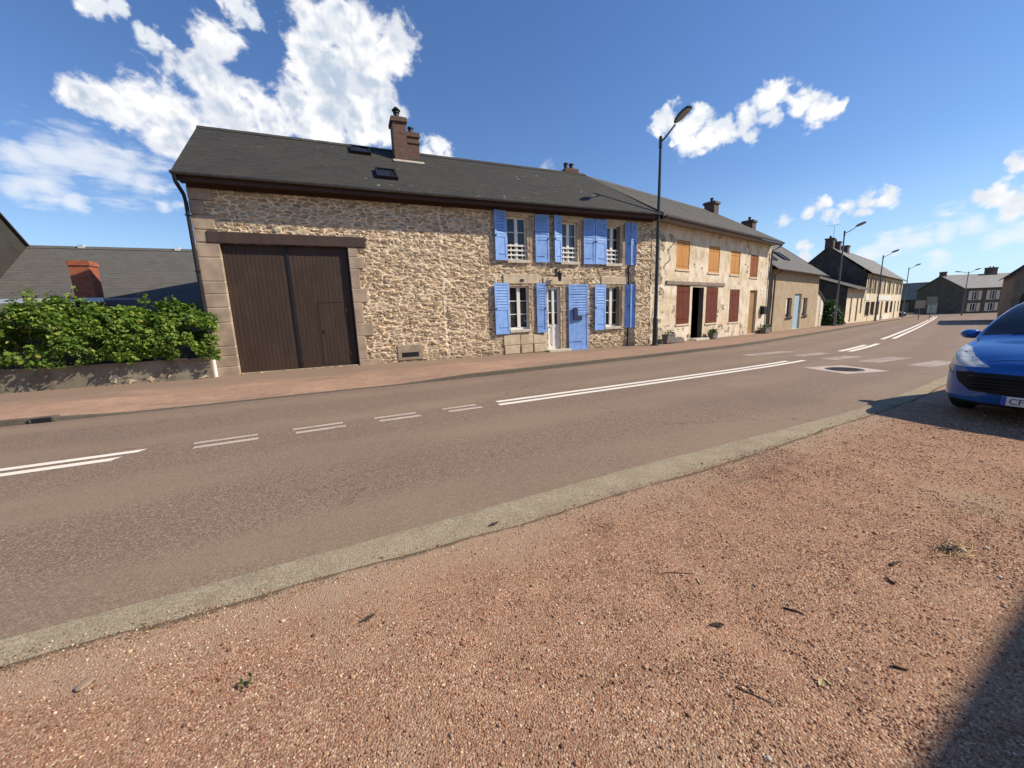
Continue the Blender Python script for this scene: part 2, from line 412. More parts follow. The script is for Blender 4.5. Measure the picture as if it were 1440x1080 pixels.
M['slate_teal'] = slate('slate_teal', (0.055, 0.085, 0.10), (0.065, 0.10, 0.115), 0.30, 0.2, 0.0, (0.05, 0.075, 0.085))

def brick(name, c1, c2, mortar):
    m, g, b = new_mat(name)
    br = g.n('ShaderNodeTexBrick', {'Vector': g.uv(), 'Color1': c1, 'Color2': c2, 'Mortar': mortar, 'Scale': 1.0, 'Mortar Size': 0.008, 'Mortar Smooth': 0.1, 'Bias': 0.0, 'Brick Width': 0.23, 'Row Height': 0.075}, offset=0.5)
    o = g.obj(); n = g.noise(o, 9, 6, 0.7)
    c = g.mix(g.smooth(n, 0.45, 0.75, 0, 0.7), br.outputs['Color'], tuple(q * 0.45 for q in c1))
    setc(g, b, Base_Color=c, Roughness=0.9)
    bump(g, b, g.math('ADD', g.math('MULTIPLY', br.outputs['Fac'], -1.0), g.math('MULTIPLY', n, 0.5)), 0.6, 0.008)
    return m
M['brick_brown'] = brick('brick_brown', (0.12, 0.062, 0.042), (0.165, 0.088, 0.06), (0.14, 0.105, 0.085))
M['brick_red'] = brick('brick_red', (0.34, 0.085, 0.038), (0.42, 0.115, 0.05), (0.30, 0.14, 0.09))
M['brick_dark'] = brick('brick_dark', (0.09, 0.06, 0.05), (0.13, 0.08, 0.06), (0.10, 0.08, 0.07))

def wood(name, c, c2, rough=0.65, grain=18.0):
    m, g, b = new_mat(name)
    o = g.obj()
    n = g.noise(g.vmap(o, scale=(grain, grain, 1.2)), 1.0, 6, 0.7)
    n2 = g.noise(o, 1.3, 4)
    col = g.mix(g.smooth(n, 0.3, 0.7), c, c2)
    col = g.mix(g.smooth(n2, 0.45, 0.75, 0, 0.4), col, tuple(q * 1.35 for q in c2))
    setc(g, b, Base_Color=col, Roughness=rough)
    bump(g, b, n, 0.35, 0.004)
    return m
M['barn_wood'] = wood('barn_wood', (0.036, 0.020, 0.012), (0.056, 0.032, 0.020))
M['lintel_wood'] = wood('lintel_wood', (0.045, 0.026, 0.019), (0.07, 0.041, 0.030), grain=6)
M['old_beam'] = wood('old_beam', (0.16, 0.12, 0.09), (0.24, 0.18, 0.13), grain=6)
M['fascia_wood'] = wood('fascia_wood', (0.038, 0.017, 0.010), (0.056, 0.025, 0.015), grain=4)
M['orange_wood'] = wood('orange_wood', (0.43, 0.19, 0.040), (0.53, 0.25, 0.065), 0.8)
M['red_wood'] = wood('red_wood', (0.098, 0.017, 0.005), (0.135, 0.026, 0.008), 0.95)
M['rust_wood'] = wood('rust_wood', (0.20, 0.060, 0.015), (0.27, 0.085, 0.025), 0.95)
M['ochre_wood'] = wood('ochre_wood', (0.27, 0.15, 0.045), (0.33, 0.19, 0.07))
M['dark_wood'] = wood('dark_wood', (0.045, 0.03, 0.024), (0.07, 0.048, 0.036))
M['brown_wood'] = wood('brown_wood', (0.26, 0.18, 0.12), (0.33, 0.24, 0.165))
M['bark'] = wood('bark', (0.09, 0.065, 0.04), (0.14, 0.10, 0.07), 0.9, 8)
paint('blue_paint', (0.225, 0.405, 0.78), 0.6, 0.14)
paint('navy_paint', (0.010, 0.018, 0.07), 0.6)
paint('white_paint', (0.78, 0.76, 0.70), 0.45, 0.06)
paint('cream_paint', (0.62, 0.52, 0.36), 0.6, 0.10)
paint('pale_blue_paint', (0.27, 0.385, 0.45), 0.7, 0.1)
paint('lamp_green', (0.022, 0.034, 0.034), 0.4, 0.15)
paint('lamp_grey', (0.10, 0.115, 0.125), 0.45, 0.15)
M['iron_black'] = plain('iron_black', (0.018, 0.018, 0.02), 0.5, 0.3, 20, 0.3, 0.3)
M['cast_iron'] = plain('cast_iron', (0.06, 0.05, 0.045), 0.6, 0.3, 20, 0.4, 0.5)
M['zinc'] = plain('zinc', (0.12, 0.125, 0.13), 0.45, 0.2, 8, 0.6)
M['zinc_pale'] = plain('zinc_pale', (0.62, 0.66, 0.70), 0.45, 0.12, 4, 0.1)
M['pvc_white'] = plain('pvc_white', (0.75, 0.74, 0.74), 0.4, 0.05, 5)
M['flashing'] = plain('flashing', (0.42, 0.37, 0.29), 0.85, 0.2, 7, bmp=0.3)
M['lace'] = plain('lace', (0.62, 0.60, 0.55), 0.9, 0.25, 30)
M['terracotta'] = plain('terracotta', (0.28, 0.12, 0.07), 0.8, 0.2, 10, bmp=0.3)
M['concrete_trough'] = plain('concrete_trough', (0.16, 0.14, 0.12), 0.9, 0.25, 9, bmp=0.5)
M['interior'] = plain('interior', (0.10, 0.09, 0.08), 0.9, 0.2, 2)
M['soil'] = plain('soil', (0.05, 0.035, 0.025), 0.95, 0.3, 20, bmp=0.6)
M['sign_face'] = plain('sign_face', (0.30, 0.30, 0.27), 0.5, 0.1, 5)
M['sign_face2'] = plain('sign_face2', (0.22, 0.25, 0.22), 0.5, 0.1, 5)
M['lens'] = plain('lens', (0.30, 0.29, 0.27), 0.25, 0.1, 8)

def glass(name, tint=(0.9, 0.92, 0.92), through=0.75, refl=0.55):
    m = bpy.data.materials.new(name); m.use_nodes = True; m.node_tree.nodes.clear(); g = NG(m.node_tree)
    fr = g.n('ShaderNodeFresnel', {'IOR': 1.5}).outputs[0]
    tr = g.n('ShaderNodeBsdfTransparent', {'Color': tint}).outputs[0]
    dk = g.n('ShaderNodeBsdfDiffuse', {'Color': (0.02, 0.022, 0.025)}).outputs[0]
    body = g.n('ShaderNodeMixShader', {0: 1 - through, 1: tr, 2: dk}).outputs[0]
    wob = g.n('ShaderNodeBump', {'Height': g.noise(g.obj(), 3.0, 2), 'Strength': 0.05, 'Distance': 0.02}).outputs[0]
    gl = g.n('ShaderNodeBsdfGlossy', {'Color': (0.95, 0.97, 1.0), 'Roughness': 0.03, 'Normal': wob}).outputs[0]
    o = g.n('ShaderNodeMixShader', {0: g.math('MULTIPLY_ADD', fr, refl, 0.01), 1: body, 2: gl}).outputs[0]
    g.n('ShaderNodeOutputMaterial', {'Surface': o})
    return m
M['window_glass'] = glass('window_glass')
M['far_glass'] = glass('far_glass', through=0.1)
M['car_glass'] = glass('car_glass', (0.6, 0.72, 0.70), 0.6, 1.0)

def leaf(name, stops):
    m, g, b = new_mat(name)
    r = g.attr('rnd').outputs['Fac']
    c = g.ramp(r, stops)
    setc(g, b, Base_Color=c, Roughness=0.5)
    b.inputs['Specular IOR Level'].default_value = 0.35
    t = g.n('ShaderNodeBsdfTranslucent', {'Color': g.mix(1.0, c, (1.3, 1.5, 0.5), 'MULTIPLY')}).outputs[0]
    mx = g.n('ShaderNodeMixShader', {0: 0.32, 1: b.outputs[0], 2: t}).outputs[0]
    out = [n for n in m.node_tree.nodes if n.type == 'OUTPUT_MATERIAL'][0]
    g.nt.links.new(mx, out.inputs[0])
    return m
M['hedge_leaf'] = leaf('hedge_leaf', [(0, (0.035, 0.07, 0.012)), (0.25, (0.085, 0.16, 0.022)), (0.6, (0.175, 0.27, 0.036)), (0.88, (0.29, 0.36, 0.06)), (1.0, (0.38, 0.27, 0.09))])
M['bush_leaf'] = leaf('bush_leaf', [(0, (0.022, 0.05, 0.012)), (0.6, (0.05, 0.095, 0.02)), (1, (0.09, 0.13, 0.035))])
M['grass_leaf'] = leaf('grass_leaf', [(0, (0.10, 0.11, 0.03)), (0.5, (0.20, 0.17, 0.06)), (1, (0.33, 0.27, 0.12))])
M['dry_leaf'] = leaf('dry_leaf', [(0, (0.09, 0.05, 0.025)), (0.5, (0.22, 0.13, 0.06)), (1, (0.42, 0.31, 0.16))])
M['twig'] = plain('twig', (0.05, 0.033, 0.022), 0.9, 0.3, 30)
M['straw'] = plain('straw', (0.48, 0.37, 0.18), 0.8, 0.25, 30)

# ground materials (world metres)
def gravel_mat(name, stops, cell, dusty, dark, bstr=0.8, wallside=False, roadside=False, joints=0.0, spill=False):
    m, g, b = new_mat(name)
    o = g.obj()
    v1 = g.n('ShaderNodeTexVoronoi', {'Vector': o, 'Scale': 1.0 / cell, 'Randomness': 1.0}, voronoi_dimensions='3D')
    v2 = g.n('ShaderNodeTexVoronoi', {'Vector': o, 'Scale': 2.3 / cell}, voronoi_dimensions='3D')
    r = g.n('ShaderNodeSeparateColor', {0: v1.outputs['Color']}).outputs[0]
    r2 = g.n('ShaderNodeSeparateColor', {0: v2.outputs['Color']}).outputs[1]
    c = g.mix(0.35, g.ramp(r, stops), g.ramp(r2, stops))
    n1 = g.noise(o, 0.7, 6, 0.62); n2 = g.noise(g.vmap(o, scale=(0.5, 1.6, 1)), 0.9, 5, 0.6); n3 = g.noise(o, 5.0, 5, 0.6)
    c = g.mix(g.smooth(n1, 0.42, 0.68, 0, 0.55), c, dusty)
    c = g.mix(g.smooth(n2, 0.50, 0.75, 0, 0.6), c, dark)
    c = g.mix(g.smooth(n3, 0.35, 0.75, 0, 0.35), c, tuple(q * 0.75 for q in dark))
    if joints:   # butt joints between the kerb or gutter units
        uq = g.n('ShaderNodeSeparateXYZ', {0: g.uv()}).outputs[0]
        fr = g.math('FRACT', g.math('DIVIDE', g.math('MULTIPLY_ADD', g.noise(o, 9.0, 3), 0.03, uq), joints))
        c = g.mix(g.smooth(fr, 0.012, 0.004, 0, 0.55), c, tuple(q * 0.35 for q in dark))
    if spill:   # grit washed over both edges of the strip
        vs = g.n('ShaderNodeSeparateXYZ', {0: g.uv()}).outputs[1]
        nq = g.math('MULTIPLY_ADD', g.noise(o, 7.0, 6, 0.7), 0.9, -0.45)
        c = g.mix(g.smooth(g.math('ADD', vs, nq), 0.40, 0.12, 0, 0.55), c, (0.33, 0.225, 0.15))
        c = g.mix(g.smooth(g.math('ADD', vs, nq), 0.92, 1.2, 0, 0.5), c, (0.235, 0.172, 0.118))
    if roadside:
        n6 = g.noise(g.vmap(o, loc=(3.1, 1.7, 0)), 1.15, 6, 0.6)
        c = g.mix(g.smooth(n6, 0.55, 0.72, 0, 0.75), c, (0.40, 0.29, 0.185))   # washed sand and a dark seam along the gutter
        v = g.n('ShaderNodeSeparateXYZ', {0: g.uv()}).outputs[1]
        n5 = g.noise(o, 1.6, 6, 0.65)
        vq = g.math('ADD', v, g.math('MULTIPLY_ADD', n5, 0.09, -0.045))
        c = g.mix(g.smooth(vq, 0.945, 0.985, 0, 0.75), c, (0.42, 0.30, 0.20))
        c = g.mix(g.smooth(g.math('ADD', v, g.math('MULTIPLY_ADD', n3, 0.012, -0.006)), 0.9945, 0.999, 0, 0.85), c, (0.10, 0.08, 0.05))
    if wallside:   # trodden grey asphalt towards the walls, washed pink grit towards the kerb
        v = g.n('ShaderNodeSeparateXYZ', {0: g.uv()}).outputs[1]; px_ = g.n('ShaderNodeSeparateXYZ', {0: o}).outputs[0]
        n4 = g.noise(g.vmap(o, scale=(0.22, 0.9, 1)), 1.0, 6, 0.65)
        k = g.smooth(g.math('ADD', v, g.math('MULTIPLY_ADD', n4, 1.1, -0.55)), 0.40, 0.62)
        c = g.mix(g.math('MULTIPLY', k, 0.8), c, (0.25, 0.185, 0.135))
        c = g.mix(g.smooth(g.math('ADD', px_, g.math('MULTIPLY_ADD', n4, 14.0, -7.0)), 1.0, 12.0, 0, 0.5), c, (0.27, 0.185, 0.135))
    setc(g, b, Base_Color=c, Roughness=0.95)
    b.inputs['Specular IOR Level'].default_value = 0.15
    h = g.math('ADD', g.math('MULTIPLY', v1.outputs['Distance'], -1.0), g.math('MULTIPLY', g.noise(o, 20, 4), 0.6))
    bump(g, b, h, bstr, cell * 0.9)
    return m
GS = [(0.0, (0.10, 0.048, 0.030)), (0.14, (0.24, 0.112, 0.066)), (0.40, (0.40, 0.20, 0.120)), (0.58, (0.34, 0.225, 0.145)), (0.76, (0.52, 0.30, 0.185)), (0.90, (0.66, 0.46, 0.30)), (1.0, (0.80, 0.66, 0.47))]
M['gravel'] = gravel_mat('gravel', GS, 0.0085, (0.47, 0.275, 0.168), (0.29, 0.175, 0.105), 0.75, False, True)
M['pavement'] = gravel_mat('pavement', [(0, (0.25, 0.15, 0.10)), (0.5, (0.40, 0.25, 0.17)), (1, (0.52, 0.36, 0.25))], 0.012, (0.55, 0.34, 0.225), (0.23, 0.17, 0.125), 0.5, True)
M['gutter'] = gravel_mat('gutter', [(0, (0.20, 0.165, 0.105)), (0.5, (0.36, 0.30, 0.20)), (1, (0.50, 0.43, 0.30))], 0.010, (0.40, 0.33, 0.22), (0.25, 0.195, 0.13), 0.5, False, False, 0.0, True)
M['kerb'] = gravel_mat('kerb', [(0, (0.07, 0.06, 0.045)), (0.5, (0.125, 0.11, 0.085)), (1, (0.20, 0.18, 0.14))], 0.012, (0.16, 0.135, 0.10), (0.085, 0.072, 0.053), 0.5, False, False, 1.0)
M['earth'] = gravel_mat('earth', [(0, (0.10, 0.09, 0.04)), (0.5, (0.16, 0.14, 0.06)), (1, (0.22, 0.20, 0.10))], 0.05, (0.10, 0.13, 0.045), (0.07, 0.10, 0.03), 0.5)
def asphalt_mat():
    m, g, b = new_mat('asphalt')
    o = g.obj(); uv = g.uv()
    v1 = g.n('ShaderNodeTexVoronoi', {'Vector': o, 'Scale': 115.0}, voronoi_dimensions='3D')
    r = g.n('ShaderNodeSeparateColor', {0: v1.outputs['Color']}).outputs[0]
    c = g.ramp(r, [(0, (0.128, 0.085, 0.059)), (0.3, (0.20, 0.138, 0.098)), (0.6, (0.243, 0.170, 0.122)), (0.85, (0.30, 0.217, 0.156)), (1, (0.40, 0.312, 0.232))])
    # worn wheel paths: v runs 0..1 across the carriageway
    v = g.n('ShaderNodeSeparateXYZ', {0: uv}).outputs[1]
    wob = g.math('MULTIPLY_ADD', g.noise(g.vmap(uv, scale=(0.25, 1.5, 1)), 1.0, 4), 0.16, -0.08)
    vv = g.math('ADD', v, wob)
    def band(cn, w): return g.smooth(g.math('ABSOLUTE', g.math('SUBTRACT', vv, cn)), w, w * 0.25)
    tan = g.math('MAXIMUM', g.math('MAXIMUM', band(0.33, 0.10), band(0.62, 0.08)), g.math('MAXIMUM', band(0.03, 0.10), band(0.90, 0.07)))
    n2 = g.noise(g.vmap(o, scale=(0.35, 1.2, 1)), 1.0, 6, 0.65)
    c = g.mix(g.math('MULTIPLY', tan, g.smooth(n2, 0.3, 0.65, 0.2, 0.75)), c, (0.283, 0.212, 0.142))
    n1 = g.noise(o, 0.35, 6, 0.6); n3 = g.noise(o, 30.0, 4, 0.7)
    c = g.mix(g.smooth(n1, 0.45, 0.75, 0, 0.45), c, (0.18, 0.128, 0.10))
    c = g.mix(g.smooth(n3, 0.5, 0.8, 0, 0.35), c, (0.14, 0.102, 0.08))
    setc(g, b, Base_Color=c, Roughness=0.88)
    b.inputs['Specular IOR Level'].default_value = 0.25
    # tar-sealed cracks and a few patched repairs
    wv = g.n('ShaderNodeVectorMath', {0: o, 1: g.n('ShaderNodeTexNoise', {'Vector': o, 'Scale': 2.2, 'Detail': 5}).outputs['Color']}, operation='ADD').outputs[0]
    cr = g.n('ShaderNodeTexVoronoi', {'Vector': g.vmap(wv, scale=(0.16, 0.42, 1)), 'Scale': 1.0}, feature='DISTANCE_TO_EDGE').outputs['Distance']
    ck = g.math('MULTIPLY', g.smooth(cr, 0.0055, 0.0015), g.smooth(g.noise(o, 0.45, 3), 0.47, 0.56))
    c = g.mix(g.math('MULTIPLY', ck, 0.55), c, (0.085, 0.06, 0.05))
    b.inputs['Base Color'].default_value = (0, 0, 0, 1); g.nt.links.new(c, b.inputs['Base Color'])
    h = g.math('ADD', g.math('MULTIPLY', v1.outputs['Distance'], -1.0), g.math('MULTIPLY', n3, 0.5))
    bump(g, b, h, 0.38, 0.005)
    return m
M['asphalt'] = asphalt_mat()
def marking_mat(name, col, worn):
    m, g, b = new_mat(name)
    o = g.obj()
    n = g.noise(o, 55, 5, 0.75); n2 = g.noise(o, 3.0, 5, 0.65)
    k = g.smooth(g.math('MULTIPLY_ADD', n2, 0.6, n), 0.62 + worn, 0.88 + worn)
    c = g.mix(k, (0.19, 0.135, 0.107), col)
    setc(g, b, Base_Color=c, Roughness=0.75)
    bump(g, b, n, 0.4, 0.003)
    return m
M['road_paint'] = marking_mat('road_paint', (0.84, 0.77, 0.645), -0.15)
M['road_paint_worn'] = marking_mat('road_paint_worn', (0.53, 0.44, 0.35), -0.07)
M['road_paint_faint'] = marking_mat('road_paint_faint', (0.44, 0.355, 0.27), 0.02)

def car_paint(name, col):
    m, g, b = new_mat(name)
    n = g.noise(g.obj(), 300, 2)
    setc(g, b, Base_Color=g.mix(g.smooth(n, 0.3, 0.7, 0, 0.25), col, tuple(min(1, q * 1.6) for q in col)), Roughness=0.28, Metallic=0.35)
    b.inputs['Coat Weight'].default_value = 1.0; b.inputs['Coat Roughness'].default_value = 0.04
    return m
M['car_blue'] = car_paint('car_blue', (0.008, 0.10, 0.36))
M['car_dark'] = car_paint('car_dark', (0.03, 0.035, 0.045))
M['black_plastic'] = plain('black_plastic', (0.006, 0.006, 0.0065), 0.75, 0.2, 20)
M['rubber'] = plain('rubber', (0.018, 0.018, 0.018), 0.85, 0.2, 30)
M['chrome'] = plain('chrome', (0.7, 0.72, 0.74), 0.2, 0.05, 5, 1.0)
M['alloy'] = plain('alloy', (0.45, 0.46, 0.48), 0.35, 0.1, 5, 0.8)
M['headlamp_inner'] = plain('headlamp_inner', (0.70, 0.70, 0.62), 0.2, 0.30, 9, 0.25)
M['plate_white'] = plain('plate_white', (0.72, 0.72, 0.70), 0.5, 0.03, 5)
M['eu_blue'] = plain('eu_blue', (0.02, 0.07, 0.42), 0.5, 0.03, 5)
# ------------------------------------------------------------------ terrain levels and street lines
def gz(x):
    x = np.asarray(x, dtype=float)
    return np.where(x < 0, 0.0, np.where(x < 12, -0.006 * x, -0.072 - 0.017 * (np.minimum(x, 90.0) - 12)))
def line(pts, w=2.0):
    xs = np.array([p[0] for p in pts], float); ys = np.array([p[1] for p in pts], float)
    def f(x):
        x = np.asarray(x, float)
        ww = w * (1 + np.clip(x - 12, 0, 60) / 20)
        return sum(np.interp(x + ww * k, xs, ys) for k in (-0.8, -0.4, 0, 0.4, 0.8)) / 5
    return f
FAR = line([(-400, -5), (-60, 8.1), (-12, 8.82), (-4, 8.88), (2, 9.13), (6.6, 9.68), (11, 10.2), (15.6, 11.15), (28.2, 15.2), (61, 26.0), (104, 39.5), (130, 47.0), (260, 70)])
NEAR = line([(-400, -12), (-60, 1.8), (-12, 2.3), (-1.75, 2.53), (-0.86, 2.50), (1.06, 2.75), (3.55, 2.88), (7.35, 3.09), (9.7, 3.45), (16, 4.6), (24, 7.0), (40, 12.2), (70, 21.4), (104, 31.0), (130, 36.0), (260, 50)])
MID = line([(-400, -8), (-60, 4.9), (-10, 5.72), (-3.65, 5.86), (2.36, 6.17), (8, 6.5), (11.66, 6.83), (17.3, 8.05), (23.7, 9.98), (40, 15.3), (69.4, 25.15), (104, 37.0), (140, 45)])
GUT = lambda x: NEAR(x) - np.interp(x, [-60, -2, -0.8, 1.0, 3.4, 7.1, 9.7, 16, 30], [0.2, 0.18, 0.26, 0.34, 0.33, 0.21, 0.18, 0.2, 0.2])
BUILD = line([(-400, 5), (-60, 12.6), (-14, 12.95), (11.6, 13.1), (24.0, 16.4), (38, 20.6), (86, 34.9), (104, 42), (260, 75)], 0.5)

def xs_list(a, b):
    out = []; x = a
    while x < b:
        out.append(x); x += 0.2 if -6 < x < 14 else (0.6 if -14 < x < 30 else (2.0 if -60 < x < 110 else 20))
    return np.array(out + [b])
def strip(name, mat, fa, fb, za, zb, a, b, ny=2, zfun=None):
    xs = xs_list(a, b); t = np.linspace(0, 1, ny)
    X = np.repeat(xs[:, None], ny, 1); A = fa(xs); B = fb(xs)
    Y = A[:, None] * (1 - t) + B[:, None] * t
    zA = za(xs) if callable(za) else za + gz(xs); zB = zb(xs) if callable(zb) else zb + gz(xs)
    Z = zA[:, None] * (1 - t) + zB[:, None] * t
    if zfun is not None: Z = Z + zfun(X, Y, t[None, :])
    n = len(xs); idx = np.arange(n * ny).reshape(n, ny)
    F = np.stack([idx[:-1, :-1], idx[1:, :-1], idx[1:, 1:], idx[:-1, 1:]], -1).reshape(-1, 4)
    V = np.stack([X, Y, Z], -1).reshape(-1, 3)
    UV = np.stack([X, np.repeat(t[None, :], n, 0)], -1).reshape(-1, 2)
    o = link_mesh(name, quads_mesh(name, V, F, UV), M[mat], None, True)
    return tag(o, kind='structure')

# base ground reaching the horizon
gx = np.array([-6000, -1500, -400, -100, -40, -12, 0, 6, 12, 20, 30, 45, 60, 75, 90, 120, 200, 500, 1500, 6000.])
gy = np.array([-6000, -1500, -300, -60, -12, 0, 20, 60, 300, 1500, 6000.])
GX, GY = np.meshgrid(gx, gy, indexing='ij')
GZ = gz(GX) - 0.07
idx = np.arange(GX.size).reshape(GX.shape)
tag(link_mesh('ground', quads_mesh('ground', np.stack([GX, GY, GZ], -1).reshape(-1, 3), np.stack([idx[:-1, :-1], idx[1:, :-1], idx[1:, 1:], idx[:-1, 1:]], -1).reshape(-1, 4)), M['earth']), kind='structure')
strip('road', 'asphalt', NEAR, FAR, 0.0, 0.0, -400, 260, 9)
wob = lambda x: 0.035 * (vnoise(np.asarray(x) * 3.1, 0 * np.asarray(x), 3) - 0.5) + 0.05 * (vnoise(np.asarray(x) * 0.35, 0 * np.asarray(x) + 7, 4) - 0.5)
strip('gutter', 'gutter', lambda x: GUT(x) - 0.12, lambda x: NEAR(x) + 0.012 + 0.25 * wob(x + 40), -0.004, 0.004, -400, 60, 4)
def verge_z(X, Y, t):
    e = np.clip((1 - t) * 12 / 0.5, 0, 1)
    return e * (0.018 * (fbm(X * 0.8, Y * 0.8, 11) - 0.5) + 0.006 * (fbm(X * 6, Y * 6, 12) - 0.5) + 0.01)
strip('gravel_verge', 'gravel', lambda x: GUT(x) - 9.0, lambda x: GUT(x) + wob(x), 0.004, 0.006, -400, 22, 90, verge_z)
strip('side_street', 'asphalt', lambda x: NEAR(x) - 60.0, lambda x: NEAR(x) + 0.05, 0.003, 0.003, 21.5, 260, 12)

def kh(xs):
    d = np.interp(xs, [-400, -5.2, -3.8, 1.0, 2.8, 400], [0.085, 0.085, 0.006, 0.006, 0.085, 0.085])
    return d + gz(xs)
strip('kerb_face', 'kerb', lambda x: FAR(x), lambda x: FAR(x) + 0.015, -0.03, kh, -400, 160)
strip('kerb', 'kerb', lambda x: FAR(x) + 0.0151, lambda x: FAR(x) + 0.15, kh, lambda x: kh(x) + 0.003, -400, 160)
def pav_z(X, Y, t): return 0.012 * (fbm(X * 0.9, Y * 0.9, 31) - 0.5) * np.sin(np.pi * t)
strip('pavement', 'pavement', lambda x: FAR(x) + 0.15 + 0.3 * wob(x), lambda x: BUILD(x) + 0.3, lambda x: kh(x) + 0.001, 0.13, -400, 160, 12, pav_z)

# painted markings (sheets 4 mm above the road)
def marking(name, x0, x1, off, w, mat, skew=0.0, mid=MID):
    n = max(2, int(abs(x1 - x0) / 0.5) + 2)
    xs = np.linspace(x0, x1, n)
    c = mid(xs); dy = np.gradient(c, xs); nx = -dy / np.hypot(1, dy); ny = 1 / np.hypot(1, dy)
    v = []
    for k in range(n):
        for s in (-0.5, 0.5):
            o = off + s * w
            sx = skew * s * w if k in (0, n - 1) else 0
            v.append((xs[k] + nx[k] * o + sx, c[k] + ny[k] * o, gz(xs[k]) + 0.004))
    F = [(2 * k, 2 * k + 2, 2 * k + 3, 2 * k + 1) for k in range(n - 1)]
    return tag(link_mesh(name, quads_mesh(name, v, F), M[mat]), kind='structure')
for (a, b, m) in ((-30, -2.55, 'road_paint'),):
    marking('centre_line', a, b + 0.06, 0.115, 0.12, m, 0.5); marking('centre_line', a, b - 0.10, -0.115, 0.13, m, 0.5)
marking('centre_line', 2.33, 11.45, 0.115, 0.125, 'road_paint'); marking('centre_line', 2.27, 11.9, -0.115, 0.13, 'road_paint')
for (a, b) in ((-1.93, -1.30), (-0.80, -0.22), (0.30, 0.87), (1.38, 1.9)):
    marking('centre_dash', a - 0.05, b + 0.03, 0.11, 0.095, 'road_paint_worn'); marking('centre_dash', a - 0.0, b + 0.06, -0.11, 0.11, 'road_paint_worn')
marking('centre_line', 15.6, 19.2, 0.12, 0.16, 'road_paint'); marking('centre_line', 15.7, 20.2, -0.12, 0.16, 'road_paint')
marking('centre_line', 23.5, 96, 0.16, 0.16, 'road_paint'); marking('centre_line', 24.2, 96, -0.16, 0.16, 'road_paint')
LV = lambda y: (lambda x: np.asarray(x) * 0.06 + y - 13.0 * 0.06)
for (x0, x1, y, m) in ((11.9, 14.3, 8.60, 'road_paint_faint'), (12.9, 14.6, 7.62, 'road_paint_faint'), (12.6, 14.2, 6.65, 'road_paint_faint'), (12.75, 14.8, 5.74, 'road_paint_faint'), (12.7, 14.6, 4.72, 'road_paint_faint')):
    marking('crossing_stripe', x0, x1, 0, 0.46, m, 0, LV(y))

# ------------------------------------------------------------------ building helpers
ZB = {}
def root_at(name, P, ang, zb, label, cat, group=None):
    r = empty(name, (P[0], P[1], zb), R(ang), label, cat, group); ZB[r.name] = zb; return r
def fin(o):
    """children of a house root are modelled with absolute heights"""
    p = o.parent
    if p and p.name in ZB: o.location.z -= ZB[p.name]
    return o
def facade(root, mat, u0, u1, z0, z1, openings, step, amp, cell, seed, exposed=None, seam=None, name='front_wall', flat=0.004, bottom=None):
    us = np.arange(u0, u1 + step * 0.5, step); zs = np.arange(z0, z1 + step * 0.5, step)
    us[-1] = u1; zs[-1] = z1
    for (a, b, c, d) in openings:
        for arr, vals in ((us, (a, b)), (zs, (c, d))):
            for q in vals:
                k = int(np.argmin(np.abs(arr - q))); arr[k] = q
    U, Z = np.meshgrid(us, zs, indexing='ij')
    e, idr = stones(U, Z, cell[0], cell[1], seed)
    if seam is not None:
        s = seam + 0.05 * np.sin(Z * 5) * (Z > 2.6)
        e = np.where(np.abs(U - s) < 0.045, 0.0, e)
    ex = np.ones_like(U) if exposed is None else exposed(U, Z)
    k = sstep(e, 0.05, 0.20)
    h = k * (-0.35 + 1.25 * ((idr * 7.31) % 1.0)) * amp + (fbm(U * 10, Z * 16, seed + 3) - 0.5) * amp * 0.7
    pit = sstep(fbm(U * 9, Z * 15, seed + 8), 0.62, 0.72) * amp * 0.8
    pit = pit + sstep(fbm(U * 5, Z * 15, seed + 12), 0.55, 0.62) * (1 - k) * amp * 1.5
    h = (h - pit) * ex + (1 - ex) * flat * (fbm(U * 1.5, Z * 1.5, seed + 6) * 4 - 2 + fbm(U * 12, Z * 12, seed + 7) - 0.5)
    V = np.stack([U, -h, Z], -1).reshape(-1, 3)
    ii = np.arange(U.size).reshape(U.shape)
    uc = (us[:-1] + us[1:]) / 2; zc = (zs[:-1] + zs[1:]) / 2
    keep = np.ones((len(uc), len(zc)), bool)
    for (a, b, c, d) in openings:
        keep &= ~(((uc > a) & (uc < b))[:, None] & ((zc > c) & (zc < d))[None, :])
    F = np.stack([ii[:-1, :-1], ii[1:, :-1], ii[1:, 1:], ii[:-1, 1:]], -1)[keep]
    me = quads_mesh(name, V, F, np.stack([U, Z], -1).reshape(-1, 2), {'stone': idr.ravel(), 'edge': e.ravel(), 'exposed': (ex if exposed is not None else np.zeros_like(U)).ravel()})
    return fin(link_mesh(name, me, M[mat], root, True))
def shell(root, mat, u0, u1, D, z0, ze, vr, zr, front=False, inset=0.0, left_hole=None):
    """side and back walls (and the front when the house has no relief wall)"""
    m = MB()
    for u, fl in ((u0 + inset, True), (u1 - inset, False)):
        p = [(u, 0.002, z0), (u, D, z0), (u, D, ze), (u, vr, zr), (u, 0.002, ze)]
        uvs = [(q[1], q[2]) for q in p]
        m.face(list(reversed(p)) if fl else p, list(reversed(uvs)) if fl else uvs)
    m.face([(u0 + inset, D, z0), (u0 + inset, D, ze), (u1 - inset, D, ze), (u1 - inset, D, z0)])
    if front: m.face([(u0, 0, z0), (u1, 0, z0), (u1, 0, ze), (u0, 0, ze)])
    return fin(m.build('wall', M[mat], root))
